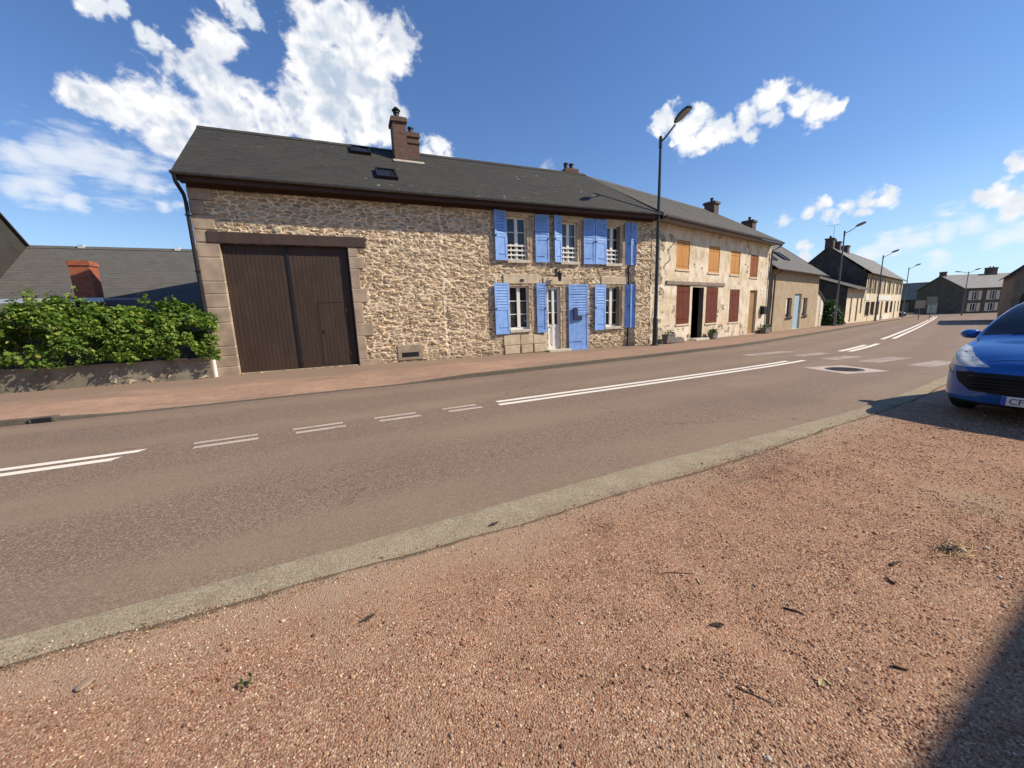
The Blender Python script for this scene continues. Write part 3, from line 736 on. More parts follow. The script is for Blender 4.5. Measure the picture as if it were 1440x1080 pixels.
def roof(root, mat, u0, u1, ve, ze, vr, zr, vb, zbk, course=0.165, tile=0.26, seed=1, fine=True, ridge_mat=None, barge=None, u1r=None):
    rng = random.Random(seed)
    m = MB()
    dv, dz = vr - ve, zr - ze; Ls = math.hypot(dv, dz); tv, tz = dv / Ls, dz / Ls; nv, nz = -tz, tv
    def P(u, s, l): return (u, ve + tv * s + nv * l, ze + tz * s + nz * l)
    nc = max(1, int(round(Ls / course))); cs = Ls / nc
    u1e = u1; u1r = u1 if u1r is None else u1r
    for i in range(nc):
        u1 = u1e + (u1r - u1e) * (i + 0.5) / nc
        s0, s1 = i * cs, min(Ls, (i + 1) * cs + 0.02)
        nu = max(1, int((u1 - u0) / tile)) if fine else 1
        off = 0.5 * (i % 2)
        cuts = [u0] + [u0 + (k + off) * (u1 - u0) / nu for k in range(0 if off else 1, nu)] + [u1]
        for a, b in zip(cuts[:-1], cuts[1:]):
            l = 0.005 + (rng.random() * 0.004 if fine else 0); j = (rng.random() - 0.5) * (0.012 if fine else 0)
            q = [P(a, s0 + j, l), P(b, s0 + j, l), P(b, s1, 0.003), P(a, s1, 0.003)]
            m.face(q, [(a, s0), (b, s0), (b, s0 + cs), (a, s0 + cs)])
            m.face([P(a, s0 + j, 0), P(b, s0 + j, 0), P(b, s0 + j, l), P(a, s0 + j, l)], [(a, s0), (b, s0), (b, s0 + .01), (a, s0 + .01)])
    # back slope and underside
    u1 = u1r
    bl = math.hypot(vb - vr, zr - zbk)
    m.face([(u0, vr, zr + 0.003), (u1, vr, zr + 0.003), (u1, vb, zbk), (u0, vb, zbk)], [(u0, 0), (u1, 0), (u1, bl), (u0, bl)])
    t = 0.07
    for (va, za, vc, zc_) in ((ve, ze, vr, zr), (vr, zr, vb, zbk)):
        m.face([(u0, va, za - t), (u0, vc, zc_ - t), (u1, vc, zc_ - t), (u1, va, za - t)])
        for u in (u0, u1): m.face([(u, va, za - t), (u, vc, zc_ - t), (u, vc, zc_ + 0.002), (u, va, za + 0.002)])
    m.face([(u0, ve, ze - t), (u1e, ve, ze - t), (u1e, ve, ze), (u0, ve, ze)])
    if u1e != u1: m.face([(u1, ve, ze - t), (u1, vr, zr - t), (u1e, ve, ze - t)])
    o = fin(m.build('roof', M[mat], root))
    r = MB(); n = max(1, int((u1 - u0) / 0.4)) if fine else 1
    for k in range(n):
        a = u0 + (u1 - u0) * k / n; b = u0 + (u1 - u0) * (k + 1) / n - (0.006 if fine else 0)
        l = rng.random() * 0.006 if fine else 0
        r.prism([(vr - 0.13, zr - 0.075 + l), (vr, zr + 0.045 + l), (vr + 0.13, zr - 0.075 + l)], 'x', a, b)
    r.build('ridge', M[ridge_mat or mat], o)
    if barge:
        b = MB()
        for u in barge:
            b.prism([(ve, ze - 0.16), (ve, ze + 0.035), (vr, zr + 0.035), (vr, zr - 0.16)], 'x', u - 0.02, u + 0.02)
        b.build('verge', M['iron_black'], o)
    return o
def gutter(root, u0, u1, v, z, rad=0.06, mat='zinc'):
    m = MB(); n = 8
    for k in range(n):
        a0 = math.pi + math.pi * k / n; a1 = math.pi + math.pi * (k + 1) / n
        p = [(v + rad * math.cos(a), z + rad * math.sin(a)) for a in (a0, a1)]
        m.face([(u0, *p[0]), (u0, *p[1]), (u1, *p[1]), (u1, *p[0])], smooth=True)
        m.face([(u0, p[0][0], p[0][1] + .004), (u1, p[0][0], p[0][1] + .004), (u1, p[1][0], p[1][1] + .004), (u0, p[1][0], p[1][1] + .004)], smooth=True)
    m.prism([(v + rad * math.cos(math.pi + math.pi * k / 8), z + rad * math.sin(math.pi + math.pi * k / 8)) for k in range(9)], 'x', u0 - 0.004, u0)
    m.prism([(v + rad * math.cos(math.pi + math.pi * k / 8), z + rad * math.sin(math.pi + math.pi * k / 8)) for k in range(9)], 'x', u1, u1 + 0.004)
    return fin(m.build('gutter', M[mat], root))
def reveal(m, u0, u1, z0, z1, d, t=0.06, v0=0.0):
    """lining of an opening: jambs, head and bottom, from v0 back to d"""
    m.box(u0 - t, v0, z0, u0, d, z1); m.box(u1, v0, z0, u1 + t, d, z1)
    m.box(u0 - t, v0, z1, u1 + t, d, z1 + t); m.box(u0 - t, v0, z0 - t, u1 + t, d, z0)
def window(root, u0, u1, z0, z1, depth=0.28, bars=3, rail=False, curtain=False, frame='white_paint', rev='sandstone', sill=True, gl='window_glass', sillmat='step_stone'):
    m = MB(); reveal(m, u0, u1, z0, z1, depth + 0.06, 0.07, 0.004)
    w = fin(m.build('window', M[rev], root))
    f = MB(); a, b = depth, depth + 0.055; fw = 0.055
    f.box(u0, a, z0, u0 + fw, b, z1); f.box(u1 - fw, a, z0, u1, b, z1)
    f.box(u0 + fw, a, z1 - fw, u1 - fw, b, z1); f.box(u0 + fw, a, z0, u1 - fw, b, z0 + 0.08)
    c = (u0 + u1) / 2
    f.box(c - 0.06, a - 0.012, z0 + 0.08, c + 0.06, b, z1 - fw)
    for s0, s1 in ((u0 + fw, c - 0.06), (c + 0.06, u1 - fw)):
        for k in range(1, bars):
            z = z0 + 0.08 + (z1 - fw - z0 - 0.08) * k / bars
            f.box(s0, a + 0.01, z - 0.014, s1, b - 0.005, z + 0.014)
    f.build('frame', M[frame], w, bevel=0.004)
    p = MB(); p.box(u0 + fw, b - 0.024, z0 + 0.08, u1 - fw, b - 0.018, z1 - fw); p.build('pane', M[gl], w)
    if sill:
        s = MB(); s.box(u0 - 0.05, -0.09, z0 - 0.10, u1 + 0.05, depth, z0 + 0.004); s.build('sill', M[sillmat], w, bevel=0.01)
    if rail:
        r = MB(); h0 = z0 + 0.16; v = 0.06
        for k in range(3): r.box(u0 + 0.01, v, h0 + 0.16 * k, u1 - 0.01, v + 0.03, h0 + 0.16 * k + 0.055)
        for q in (0.22, 0.5, 0.78): r.box(u0 + (u1 - u0) * q - 0.02, v + 0.031, z0 + 0.005, u0 + (u1 - u0) * q + 0.02, v + 0.05, h0 + 0.40)
        r.build('rail', M['white_paint'], w, bevel=0.003)
    if curtain:
        q = MB(); n = 14
        for s0, s1 in ((u0 + fw, c - 0.07), (c + 0.07, u1 - fw)):
            for k in range(n):
                x0 = s0 + (s1 - s0) * k / n; x1 = s0 + (s1 - s0) * (k + 1) / n
                y0 = b + 0.07 + 0.02 * math.sin(k * 1.9); y1 = b + 0.07 + 0.02 * math.sin((k + 1) * 1.9)
                zb_ = z0 + 0.1; zt = z0 + (z1 - z0) * (0.62 if curtain == 1 else 0.95)
                q.face([(x0, y0, zb_), (x1, y1, zb_), (x1, y1, zt), (x0, y0, zt)], smooth=True)
        q.build('curtain', M['lace'], w)
    return w
def shutter(root, hinge_u, width, z0, z1, side, ang=0.0, v=-0.035, louvre=0.5, mat='blue_paint', slat_n=None, label=None, split=False):
    """side +1: the leaf runs to +u from the hinge, -1: to -u. ang opens it away from the wall"""
    H = z1 - z0; m = MB(); t = 0.036; st = 0.07; W_ = width
    m.box(0, -t, 0, st, 0, H); m.box(W_ - st, -t, 0, W_, 0, H)
    m.box(st, -t, 0, W_ - st, 0, 0.09); m.box(st, -t, H - 0.08, W_ - st, 0, H)
    zl = H * (1 - louvre)
    if louvre < 1: m.box(st, -t, zl - 0.05, W_ - st, 0, zl + 0.05); m.box(st, -t + 0.012, 0.09, W_ - st, -0.01, zl - 0.05)
    if louvre > 0:
        m.box(st, -0.008, zl + 0.05 if louvre < 1 else 0.09, W_ - st, -0.002, H - 0.08)
        za, zb_ = (zl + 0.05 if louvre < 1 else 0.09), H - 0.08
        n = slat_n or max(3, int((zb_ - za) / 0.095))
        for k in range(n):
            z = za + (zb_ - za) * (k + 0.5) / n; hz = (zb_ - za) / n * 0.40
            p = [(-t - 0.001, z - hz), (-t + 0.007, z - hz), (-t + 0.020, z + hz), (-t + 0.012, z + hz)]
            m.prism(p, 'x', st, W_ - st)
    if side < 0: m.v = [(-x, y, z) for x, y, z in m.v]; m.f = [tuple(reversed(f)) for f in m.f]
    o = m.build('shutter', M[mat], root)
    o.location = (hinge_u, v, z0); o.rotation_euler = (0, 0, -side * R(ang))
    fin(o)
    for z in (H * 0.14, H * 0.86): MB().box(side * 0.0, -t - 0.006, z - 0.014, side * W_ * 0.7, -t - 0.001, z + 0.014).build('hinge', M[mat], o)
    MB().box(side * (W_ - 0.06), -t - 0.02, zl - 0.03, side * (W_ - 0.02), -t - 0.001, zl + 0.03).build('latch', M['navy_paint'], o)
    return o
def plank_leaf(m, u0, u1, z0, z1, v, t=0.03, pw=0.11, rng=random):
    n = max(2, int(round((u1 - u0) / pw))); w = (u1 - u0) / n
    for k in range(n):
        d = rng.random() * 0.004
        m.box(u0 + k * w + 0.003, v - d, z0, u0 + (k + 1) * w - 0.003, v + t, z1)
    m.box(u0, v + t * 0.5, z0, u1, v + t - 0.001, z1)
def closed_shutters(root, u0, u1, z0, z1, mat, rev='cream_paint', frame_w=0.05, v=0.03, sill=True):
    m = MB(); reveal(m, u0, u1, z0, z1, 0.2, 0.05, 0.006)
    w = fin(m.build('window', M[rev], root)); rng = random.Random(int(u0 * 100))
    c = (u0 + u1) / 2
    for a, b in ((u0 + 0.01, c - 0.006), (c + 0.006, u1 - 0.01)):
        s = MB(); plank_leaf(s, a, b, z0 + 0.01, z1 - 0.01, v, 0.03, 0.11, rng)
        o = s.build('shutter', M[mat], w)
    for z in (z0 + (z1 - z0) * 0.15, z0 + (z1 - z0) * 0.85):
        for a, b in ((u0 + 0.01, c - 0.02), (c + 0.02, u1 - 0.01)): MB().box(a, v - 0.016, z - 0.03, b, v - 0.006, z + 0.03).build('batten', M[mat], w)
    if sill:
        s = MB(); s.box(u0 - 0.05, -0.05, z0 - 0.07, u1 + 0.05, 0.1, z0 + 0.004); s.build('sill', M['cream_paint'], w, bevel=0.008)
    return w
def dark_window(root, u0, u1, z0, z1, frame='white_paint', rev='cream_paint', fw=0.06, depth=0.16, bar=True):
    m = MB(); reveal(m, u0, u1, z0, z1, depth + 0.06, 0.05, 0.005)
    w = fin(m.build('window', M[rev], root)); f = MB(); a, b = depth, depth + 0.05; c = (u0 + u1) / 2
    f.box(u0, a, z0, u0 + fw, b, z1); f.box(u1 - fw, a, z0, u1, b, z1); f.box(u0, a + .001, z1 - fw, u1, b - .001, z1); f.box(u0, a + .001, z0, u1, b - .001, z0 + fw)
    if bar: f.box(c - fw / 2, a - 0.004, z0, c + fw / 2, b, z1)
    f.build('frame', M[frame], w)
    p = MB(); p.box(u0 + fw, b - 0.02, z0 + fw, u1 - fw, b - 0.014, z1 - fw); p.build('pane', M['far_glass'], w)
    return w
def door(root, u0, u1, z0, z1, mat, rev='cream_paint', depth=0.12, pw=0.14):
    m = MB(); reveal(m, u0, u1, z0, z1, depth + 0.1, 0.05, 0.005)
    d = fin(m.build('door', M[rev], root)); s = MB(); plank_leaf(s, u0 + 0.01, u1 - 0.01, z0, z1 - 0.01, depth, 0.04, pw, random.Random(int(u0 * 77)))
    s.build('door_leaf', M[mat], d)
    h = MB(); zc = (z0 + z1) / 2; h.box(u1 - 0.14, depth - 0.05, zc - 0.01, u1 - 0.11, depth - 0.004, zc + 0.01); h.box(u1 - 0.18, depth - 0.06, zc - 0.012, u1 - 0.09, depth - 0.05, zc + 0.012)
    h.build('handle', M['iron_black'], d)
    return d
def chimney(parent, u0, u1, v0, v1, z0, z1, mat, cap=0.06, pots=((0.5, 0.5),), pot_mat='iron_black', band=None, flash=True, cowl=True):
    m = MB(); m.box(u0, v0, z0, u1, v1, z1 - 0.16); m.box(u0 - cap, v0 - cap, z1 - 0.158, u1 + cap, v1 + cap, z1 - 0.04); m.box(u0 - cap * .4, v0 - cap * .4, z1 - 0.038, u1 + cap * .4, v1 + cap * .4, z1)
    if band: m.box(u0 - 0.03, v0 - 0.03, band - 0.04, u1 + 0.03, v1 + 0.03, band + 0.03)
    c = fin(m.build('chimney', M[mat], parent))
    p = MB()
    for fu, fv in pots:
        x, y = u0 + (u1 - u0) * fu, v0 + (v1 - v0) * fv
        p.lathe((x, y, z1), [(0.11, 0), (0.09, 0.02), (0.085, 0.20), (0.11, 0.22), (0.11, 0.26), (0.0, 0.26)], 12)
        if cowl: p.lathe((x, y, z1 + 0.30), [(0.0, 0.13), (0.06, 0.10), (0.15, 0.0), (0.13, -0.01), (0.0, -0.01)], 12); p.tube([(x, y, z1 + .25), (x, y, z1 + .32)], 0.012, 6)
    p.build('chimney_pot', M[pot_mat], c)
    return c
# ------------------------------------------------------------------ the stone house
H1 = root_at('stone_house', (0.0, 12.95), 0, 0.1, 'long rubble stone house with pale blue louvred shutters and a big brown barn door', 'house')
U0, U1 = -3.40, 11.83
LOW1, LOW3, DOOR1 = (5.45, 6.22, 0.97, 2.52), (9.57, 10.27, 0.90, 2.48), (6.97, 7.53, 0.16, 2.48)
UP1, UP2, UP3 = (5.44, 6.21, 3.40, 4.86), (7.58, 8.30, 3.38, 4.80), (9.59, 10.27, 3.35, 4.76)
BARN = (-2.90, 0.26, 0.15, 3.66)
facade(H1, 'rubble', U0, U1, -0.1, 5.2, [BARN, LOW1, LOW3, DOOR1, UP1, UP2, UP3], 0.0155, 0.024, (0.235, 0.092), 7, seam=3.12)
shell(H1, 'garden_wall', U0, U1, 5.5, -0.1, 5.2, 2.5, 7.25) if 0 else shell(H1, 'garden_wall', U0, 10.2, 5.5, -0.1, 5.1, 2.5, 7.2)
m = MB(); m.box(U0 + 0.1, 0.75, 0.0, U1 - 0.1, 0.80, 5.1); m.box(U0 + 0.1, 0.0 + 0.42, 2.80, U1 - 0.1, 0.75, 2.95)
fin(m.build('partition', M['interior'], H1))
rf = roof(H1, 'slate_dark', U0 - 0.14, U1 + 0.0, -0.48, 5.24, 2.45, 7.42, 5.9, 4.9, seed=3, u1r=10.25)
gutter(H1, U0 - 0.14, U1 - 0.02, -0.54, 5.215, 0.062)
m = MB(); m.box(U0 - 0.1, -0.44, 5.05, U1, -0.41, 5.18); m.box(U0 - 0.1, -0.41, 5.105, U1, 0.02, 5.13); m.box(U0, -0.055, 5.0, U1, -0.05 + 0.03, 5.12)
fin(m.build('fascia', M['fascia_wood'], H1))
# dressed corner and barn door jambs
rng = random.Random(4)
m = MB(); z = -0.05; hs_ = [0.42, 0.30, 0.26, 0.66, 0.40, 0.36, 0.33, 0.62, 0.38]
for k, h in enumerate(hs_):
    m.box(U0 - 0.012, -0.045, z, BARN[0], 0.30, z + h - 0.022); z += h
m.box(U0 - 0.012, -0.045, z, U0 + 0.27, 0.3, 4.00 - 0.015); z = 4.0
for k, (h, w) in enumerate(((0.37, 0.47), (0.36, 0.30), (0.34, 0.50))):
    m.box(U0 - 0.012, -0.045, z, U0 + w, 0.30, z + h - 0.02); z += h
fin(m.build('corner_stones', M['granite'], H1, bevel=0.014)); MB().box(U0 - 0.004, -0.028, 0.0, BARN[0] - 0.006, 0.28, 3.64).build('joint', M['joint'], bpy.data.objects['corner_stones'])
m = MB(); z = -0.05
for k, (h, w) in enumerate(((0.36, 0.62), (0.72, 0.24), (0.40, 0.50), (0.62, 0.26), (0.42, 0.42), (0.58, 0.26), (0.34, 0.40), (0.26, 0.26))):
    m.box(BARN[1], -0.04, z, BARN[1] + w, 0.30, z + h - 0.02); z += h
fin(m.build('jamb_stones', M['granite'], H1, bevel=0.014)); MB().box(BARN[1] + 0.005, -0.024, 0.0, BARN[1] + 0.225, 0.28, 3.64).build('joint', M['joint'], bpy.data.objects['jamb_stones'])
m = MB(); m.box(-3.15, -0.065, 3.665, 0.78, 0.25, 3.955); fin(m.build('lintel', M['lintel_wood'], H1, bevel=0.012))
m = MB(); m.box(BARN[0], 0.0, 0.02, BARN[1], 0.34, 0.148); fin(m.build('threshold', M['granite'], H1, bevel=0.01))
for a, b in ((BARN[0] + 0.012, -1.345), (-1.325, BARN[1] - 0.06)):
    m = MB(); plank_leaf(m, a, b, 0.16, 3.655, 0.10, 0.045, 0.105, rng)
    d = fin(m.build('barn_door', M['barn_wood'], H1))
    i = MB()
    if a < -2: i.box(b - 0.05, 0.075, 0.18, b + 0.02, 0.094, 3.64)
    else:
        w = MB(); x0, x1, z0, z1 = -0.74, 0.08, 0.24, 2.08
        for bx in ((x0, z0, x0 + 0.008, z1), (x1 - 0.008, z0, x1, z1), (x0, z1 - 0.008, x1, z1), (x0, z0, x1, z0 + 0.02)): w.box(bx[0], 0.087, bx[1], bx[2], 0.0935, bx[3])
        w.build('wicket_door', M['dark_wood'], d)
        i.box(-0.66, 0.08, 1.16, -0.63, 0.093, 1.26)
        for zz_ in (0.46, 1.76): MB().box(0.02, 0.078, zz_, 0.07, 0.094, zz_ + 0.12).build('door_hinge', M['dark_wood'], d)
    i.build('door_strap', M['iron_black'], d)
m = MB(); m.box(BARN[1] - 0.055, 0.12, 0.16, BARN[1], 0.20, 3.655); m.box(BARN[0], 0.15, 0.15, BARN[1], 0.40, 0.16); m.box(BARN[0] - .05, 0.35, 0.1, BARN[1] + .05, 0.4, 3.8)
fin(m.build('door_frame', M['iron_black'], H1))
# windows and the front door
window(H1, *LOW1, depth=0.12, bars=3, curtain=1); window(H1, *LOW3, depth=0.12, bars=3)
window(H1, *UP1, depth=0.13, bars=3, rail=True); window(H1, *UP2, depth=0.13, bars=3, rail=True, curtain=2); window(H1, *UP3, depth=0.13, bars=3, rail=True)
a, b, z0, z1 = DOOR1
m = MB(); reveal(m, a, b, z0, z1, 0.24, 0.07, 0.004); dd = fin(m.build('front_door', M['sandstone'], H1))
f = MB(); v0, v1 = 0.10, 0.15; c = (a + b) / 2
f.box(a, v0, z0, a + 0.09, v1, z1); f.box(b - 0.09, v0, z0, b, v1, z1); f.box(a + 0.09, v0, z1 - 0.09, b - 0.09, v1, z1); f.box(a + 0.09, v0, z0, b - 0.09, v1, z0 + 0.12)
f.box(a + 0.09, v0, 0.98, b - 0.09, v1, 1.10); f.box(a + 0.09, v0 + 0.02, z0 + 0.12, b - 0.09, v1 - 0.01, 0.98); f.box(a + 0.17, v0 + 0.008, z0 + 0.2, c - 0.03, v1 - 0.02, 0.90); f.box(c + 0.03, v0 + 0.008, z0 + 0.2, b - 0.17, v1 - 0.02, 0.90)
f.box(c - 0.05, v0 - 0.008, z0 + 0.12, c + 0.05, v1, z1 - 0.09)
for z in (1.54, 1.97): f.box(a + 0.09, v0 + 0.01, z - 0.016, b - 0.09, v1 - 0.01, z + 0.016)
f.build('door_leaf', M['white_paint'], dd, bevel=0.005)
p = MB(); p.box(a + 0.09, v1 - 0.03, 1.10, b - 0.09, v1 - 0.024, z1 - 0.09); p.build('pane', M['window_glass'], dd)
h = MB(); h.tube([(a + 0.16, v0 - 0.05, 1.08), (a + 0.27, v0 - 0.05, 1.08)], 0.012, 8); h.tube([(a + 0.16, v0, 1.08), (a + 0.16, v0 - 0.05, 1.08)], 0.01, 8); h.build('handle', M['iron_black'], dd)
s = MB(); s.box(a - 0.08, -0.26, -0.04, b + 0.32, 0.10, 0.155); s.build('doorstep', M['step_stone'], dd, bevel=0.012)
# lintels and the smooth sandstone blocks under the first window
for k, (a, b, z0, z1) in enumerate(((5.22, 6.62, 2.595, 2.92), (9.35, 10.60, 2.555, 2.86), (6.80, 7.98, 2.555, 2.83), (5.30, 6.52, 4.935, 5.11), (7.46, 8.6, 4.875, 5.08), (9.48, 10.55, 4.835, 5.06))):
    m = MB(); m.box(a, -0.035, z0, b, 0.2, z1); o = fin(m.build('window_lintel', M['sandstone'], H1, bevel=0.014))
for (a, z0, z1, w) in ((LOW1[1] + 0.07, 0.90, 2.59, 0.17), (LOW3[1] + 0.07, 0.84, 2.55, 0.17), (DOOR1[1] + 0.07, 0.10, 2.55, 0.20), (UP1[1] + 0.07, 3.32, 4.93, 0.16), (UP2[1] + 0.07, 3.30, 4.87, 0.16), (UP3[1] + 0.07, 3.27, 4.83, 0.16)):
    m = MB(); z = z0; k = 0
    while z < z1 - 0.05:
        h = min(0.34 + 0.16 * ((k * 7) % 3), z1 - z); m.box(a, -0.012 - 0.006 * (k % 2), z, a + w, 0.15, z + h - 0.014); z += h; k += 1
    fin(m.build('jamb_stone', M['granite'], H1, bevel=0.01))
m = MB(); x = 5.15
for k, w in enumerate((0.66, 0.52, 0.58)):
    m.box(x, -0.04, 0.42, x + w - 0.012, 0.1, 0.80 - 0.02 * k); m.box(x + 0.03, -0.045, 0.10, x + w - 0.04, 0.1, 0.408); x += w
fin(m.build('base_stone', M['sandstone'], H1, bevel=0.02))
m = MB()
for z, w in ((0.12, 0.12), (0.62, 0.2), (1.02, 0.14), (1.42, 0.2), (1.9, 0.13), (2.2, 0.18)): m.box(6.965 - w, -0.03, z, 6.955 - 0.055, 0.18, z + 0.38)
fin(m.build('door_jamb_stone', M['sandstone'], H1, bevel=0.012))
# shutters
shutter(H1, LOW1[0] - 0.05, 0.56, 0.84, 2.62, -1, 4); shutter(H1, 6.50, 0.38, 0.82, 2.60, 1, 6, label=None)
shutter(H1, 7.85, 0.83, 0.07, 2.56, 1, 5, louvre=0.45)
shutter(H1, LOW3[0] - 0.02, 0.53, 0.79, 2.55, -1, 3); shutter(H1, 10.48, 0.19, 0.82, 2.55, 1, 32, v=-0.06); shutter(H1, 10.77, 0.26, 0.82, 2.55, 1, 3, v=-0.03)
shutter(H1, UP1[0] - 0.05, 0.45, 3.38, 5.02, -1, 5); shutter(H1, 6.50, 0.54, 3.34, 4.97, 1, 3)
shutter(H1, UP2[0] - 0.01, 0.34, 3.35, 4.98, -1, 11, v=-0.05); shutter(H1, 8.53, 0.485, 3.31, 4.94, 1, 3)
shutter(H1, UP3[0] - 0.02, 0.53, 3.31, 4.95, -1, 3); shutter(H1, 10.46, 0.19, 3.31, 4.90, 1, 32, v=-0.06); shutter(H1, 10.75, 0.27, 3.31, 4.90, 1, 3, v=-0.03)
# small fittings of the facade
m = MB(); m.box(8.02, -0.155, 1.22, 8.20, -0.11, 1.70); m.box(8.201, -0.15, 1.22, 8.40, -0.11, 1.40); t = m.build('letter_box', M['navy_paint'], None, bevel=0.006)
t.parent = H1; fin(t)
m = MB(); m.tube([(10.66, -0.05, 3.25), (10.66, -0.05, 2.0), (10.66, -0.05, 0.02)], 0.032, 8)
for z in (0.6, 1.9, 3.0): m.box(10.60, -0.06, z, 10.72, 0.01, z + 0.04)
fin(m.build('rain_pipe', M['iron_black'], H1))
m = MB(); m.tube([(U0 - 0.08, -0.54, 5.16), (U0 - 0.08, -0.48, 5.00), (U0 - 0.05, -0.16, 4.80), (U0 - 0.05, -0.09, 4.62), (U0 - 0.05, -0.09, 0.62)], 0.045, 10)
for z in (1.4, 2.9, 4.3): m.box(U0 - 0.105, -0.145, z, U0 + 0.005, -0.03, z + 0.035)
dp = fin(m.build('downpipe', M['iron_black'], H1))
m = MB(); m.tube([(U0 - 0.05, -0.09, 0.64), (U0 - 0.05, -0.09, 0.05)], 0.052, 10); m.build('pipe_foot', M['pvc_white'], dp)
m = MB(); m.box(1.44, -0.03, 0.42, 2.24, 0.1, 0.66); m.box(1.44, -0.03, 0.17, 2.24, 0.1, 0.262); m.box(1.44, -0.03, 0.262, 1.56, 0.1, 0.42); m.box(2.10, -0.03, 0.262, 2.24, 0.1, 0.42)
v = fin(m.build('cellar_vent', M['granite'], H1, bevel=0.012)); m = MB(); m.box(1.561, -0.027, 0.263, 2.099, -0.021, 0.419); m.build('vent_opening', M['iron_black'], v)
m = MB(); m.box(5.87, -0.05, 2.665, 6.01, -0.036, 2.755); fin(m.build('number_plate', M['navy_paint'], H1))
lt = MB(); lt.box(7.32, -0.02, 2.86, 7.40, 0.0, 3.14); lt.tube([(7.36, -0.02, 3.06), (7.36, -0.12, 3.12), (7.36, -0.24, 3.10), (7.36, -0.26, 3.02)], 0.014, 8)
lt.lathe((7.36, -0.26, 2.66), [(0.0, 0), (0.05, 0.0), (0.06, 0.03), (0.095, 0.26), (0.12, 0.27), (0.05, 0.36), (0.0, 0.38)], 6)
lant = fin(lt.build('wall_lantern', M['iron_black'], H1))
# chimneys, roof windows
chimney(H1, 2.10, 2.54, 1.66, 2.25, 6.4, 8.22, 'brick_brown', 0.05, ((0.45, 0.5),), cowl=True)
chimney(H1, 2.60, 3.02, 2.02, 2.62, 6.6, 7.95, 'brick_brown', 0.04, ((0.5, 0.5),), band=7.62, cowl=False)
chimney(H1, 9.30, 9.90, 2.45, 2.95, 6.9, 7.62, 'brick_brown', 0.03, ((0.25, 0.5), (0.7, 0.5)), cowl=False)
m = MB()
def on_roof(u, s, l, e=(-0.44, 5.27), r=(2.45, 7.42)):
    L_ = math.hypot(r[0] - e[0], r[1] - e[1]); tv, tz = (r[0] - e[0]) / L_, (r[1] - e[1]) / L_
    return Vector((u, e[0] + tv * s - tz * l, e[1] + tz * s + tv * l)), Vector((0, tv, tz)), Vector((0, -tz, tv))
def roof_window(root, u0, u1, s0, s1, e, r, mat='iron_black', pane='far_glass'):
    c, t, n = on_roof((u0 + u1) / 2, (s0 + s1) / 2, 0.05, e, r); hx, hy = (u1 - u0) / 2, (s1 - s0) / 2
    f = MB(); ux = Vector((1, 0, 0))
    for sx in (-1, 1): f.obox(c + ux * sx * (hx - 0.03), ux, t, n, 0.03, hy, 0.06)
    for sy in (-1, 1): f.obox(c + t * sy * (hy - 0.03), ux, t, n, hx - 0.061, 0.03, 0.058)
    w = fin(f.build('roof_window', M[mat], root)); p = MB(); p.obox(c + n * 0.012, ux, t, n, hx - 0.061, hy - 0.061, 0.012)
    p.build('pane', M[pane], w); return w
roof_window(H1, 1.30, 1.92, 0.72, 1.42, (-0.44, 5.27), (2.45, 7.42)); roof_window(H1, 0.72, 1.34, 2.78, 3.40, (-0.44, 5.27), (2.45, 7.42))
m = MB(); m.obox(on_roof(2.54, 2.50, 0.03)[0], (1, 0, 0), on_roof(0, 0, 0)[1], on_roof(0, 0, 0)[2], 0.52, 0.09, 0.025)
fl = m.build('flashing', M['flashing'], rf)

# ------------------------------------------------------------------ the rendered house with wooden shutters
A2 = 15.0
H2 = root_at('rendered_house', (11.85, 12.95), A2, 0.0, 'stained cream rendered house with closed orange and dark red wooden shutters', 'house')
L2 = 12.75
ups = [(1.95, 3.10, 3.26, 4.52), (4.92, 6.10, 3.22, 4.48), (7.36, 8.50, 3.20, 4.42), (9.86, 10.95, 3.14, 4.38)]
lows = [(2.10, 3.28, 0.80, 2.56), (4.88, 6.12, 0.74, 2.52), (7.50, 8.72, 0.68, 2.44)]
dr2, dr2b = (3.50, 4.62, 0.06, 2.50), (10.1, 11.15, -0.10, 2.42)
def exposed2(U, Z):
    n = fbm(U * 1.4, Z * 1.4, 55) - 0.5; n2 = fbm(U * 5, Z * 5, 56) - 0.5
    f = sstep(1.00 + 0.30 * np.sin(Z * 1.1 + 0.6) + n * 2.0 + n2 * 0.6 - U, -0.1, 0.12) * (1 - sstep(np.abs(Z - 3.55), 0.75, 1.25) * sstep(n + n2, -0.28, 0.05))
    f2 = sstep(n * 1.3 + n2 - 0.36 + 0.22 * (Z < 0.6), 0, 0.06)
    crack = sstep(0.10 - np.abs(U - (1.0 + 0.42 * (Z - 3.0) + 0.15 * np.sin(Z * 9))), 0, 0.05) * (Z > 3.0) * (Z < 4.7)
    return np.maximum(np.maximum(f, f2), crack)
facade(H2, 'cream_render', 0.0, L2, -0.5, 5.2, ups + lows + [dr2, dr2b], 0.034, 0.035, (0.26, 0.14), 21, exposed=exposed2)
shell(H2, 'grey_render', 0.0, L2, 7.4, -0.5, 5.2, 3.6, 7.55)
roof(H2, 'slate_mid', -0.10, L2 + 0.12, -0.56, 5.22, 3.55, 7.74, 7.7, 5.0, seed=8, barge=(-0.09,))
gutter(H2, 0.0, L2 + 0.1, -0.62, 5.15, 0.06)
m = MB(); m.box(0.05, -0.52, 5.00, L2, -0.49, 5.115); m.box(0.05, -0.49, 5.06, L2, 0.0, 5.085); fin(m.build('fascia', M['old_beam'], H2))
for k, w in enumerate(ups): closed_shutters(H2, *w, 'orange_wood' if k < 3 else 'rust_wood')
for w in lows: closed_shutters(H2, *w, 'red_wood', v=0.02)
m = MB(); m.box(1.15, -0.06, 2.58, 6.75, 0.12, 2.74); fin(m.build('lintel', M['old_beam'], H2, bevel=0.012))
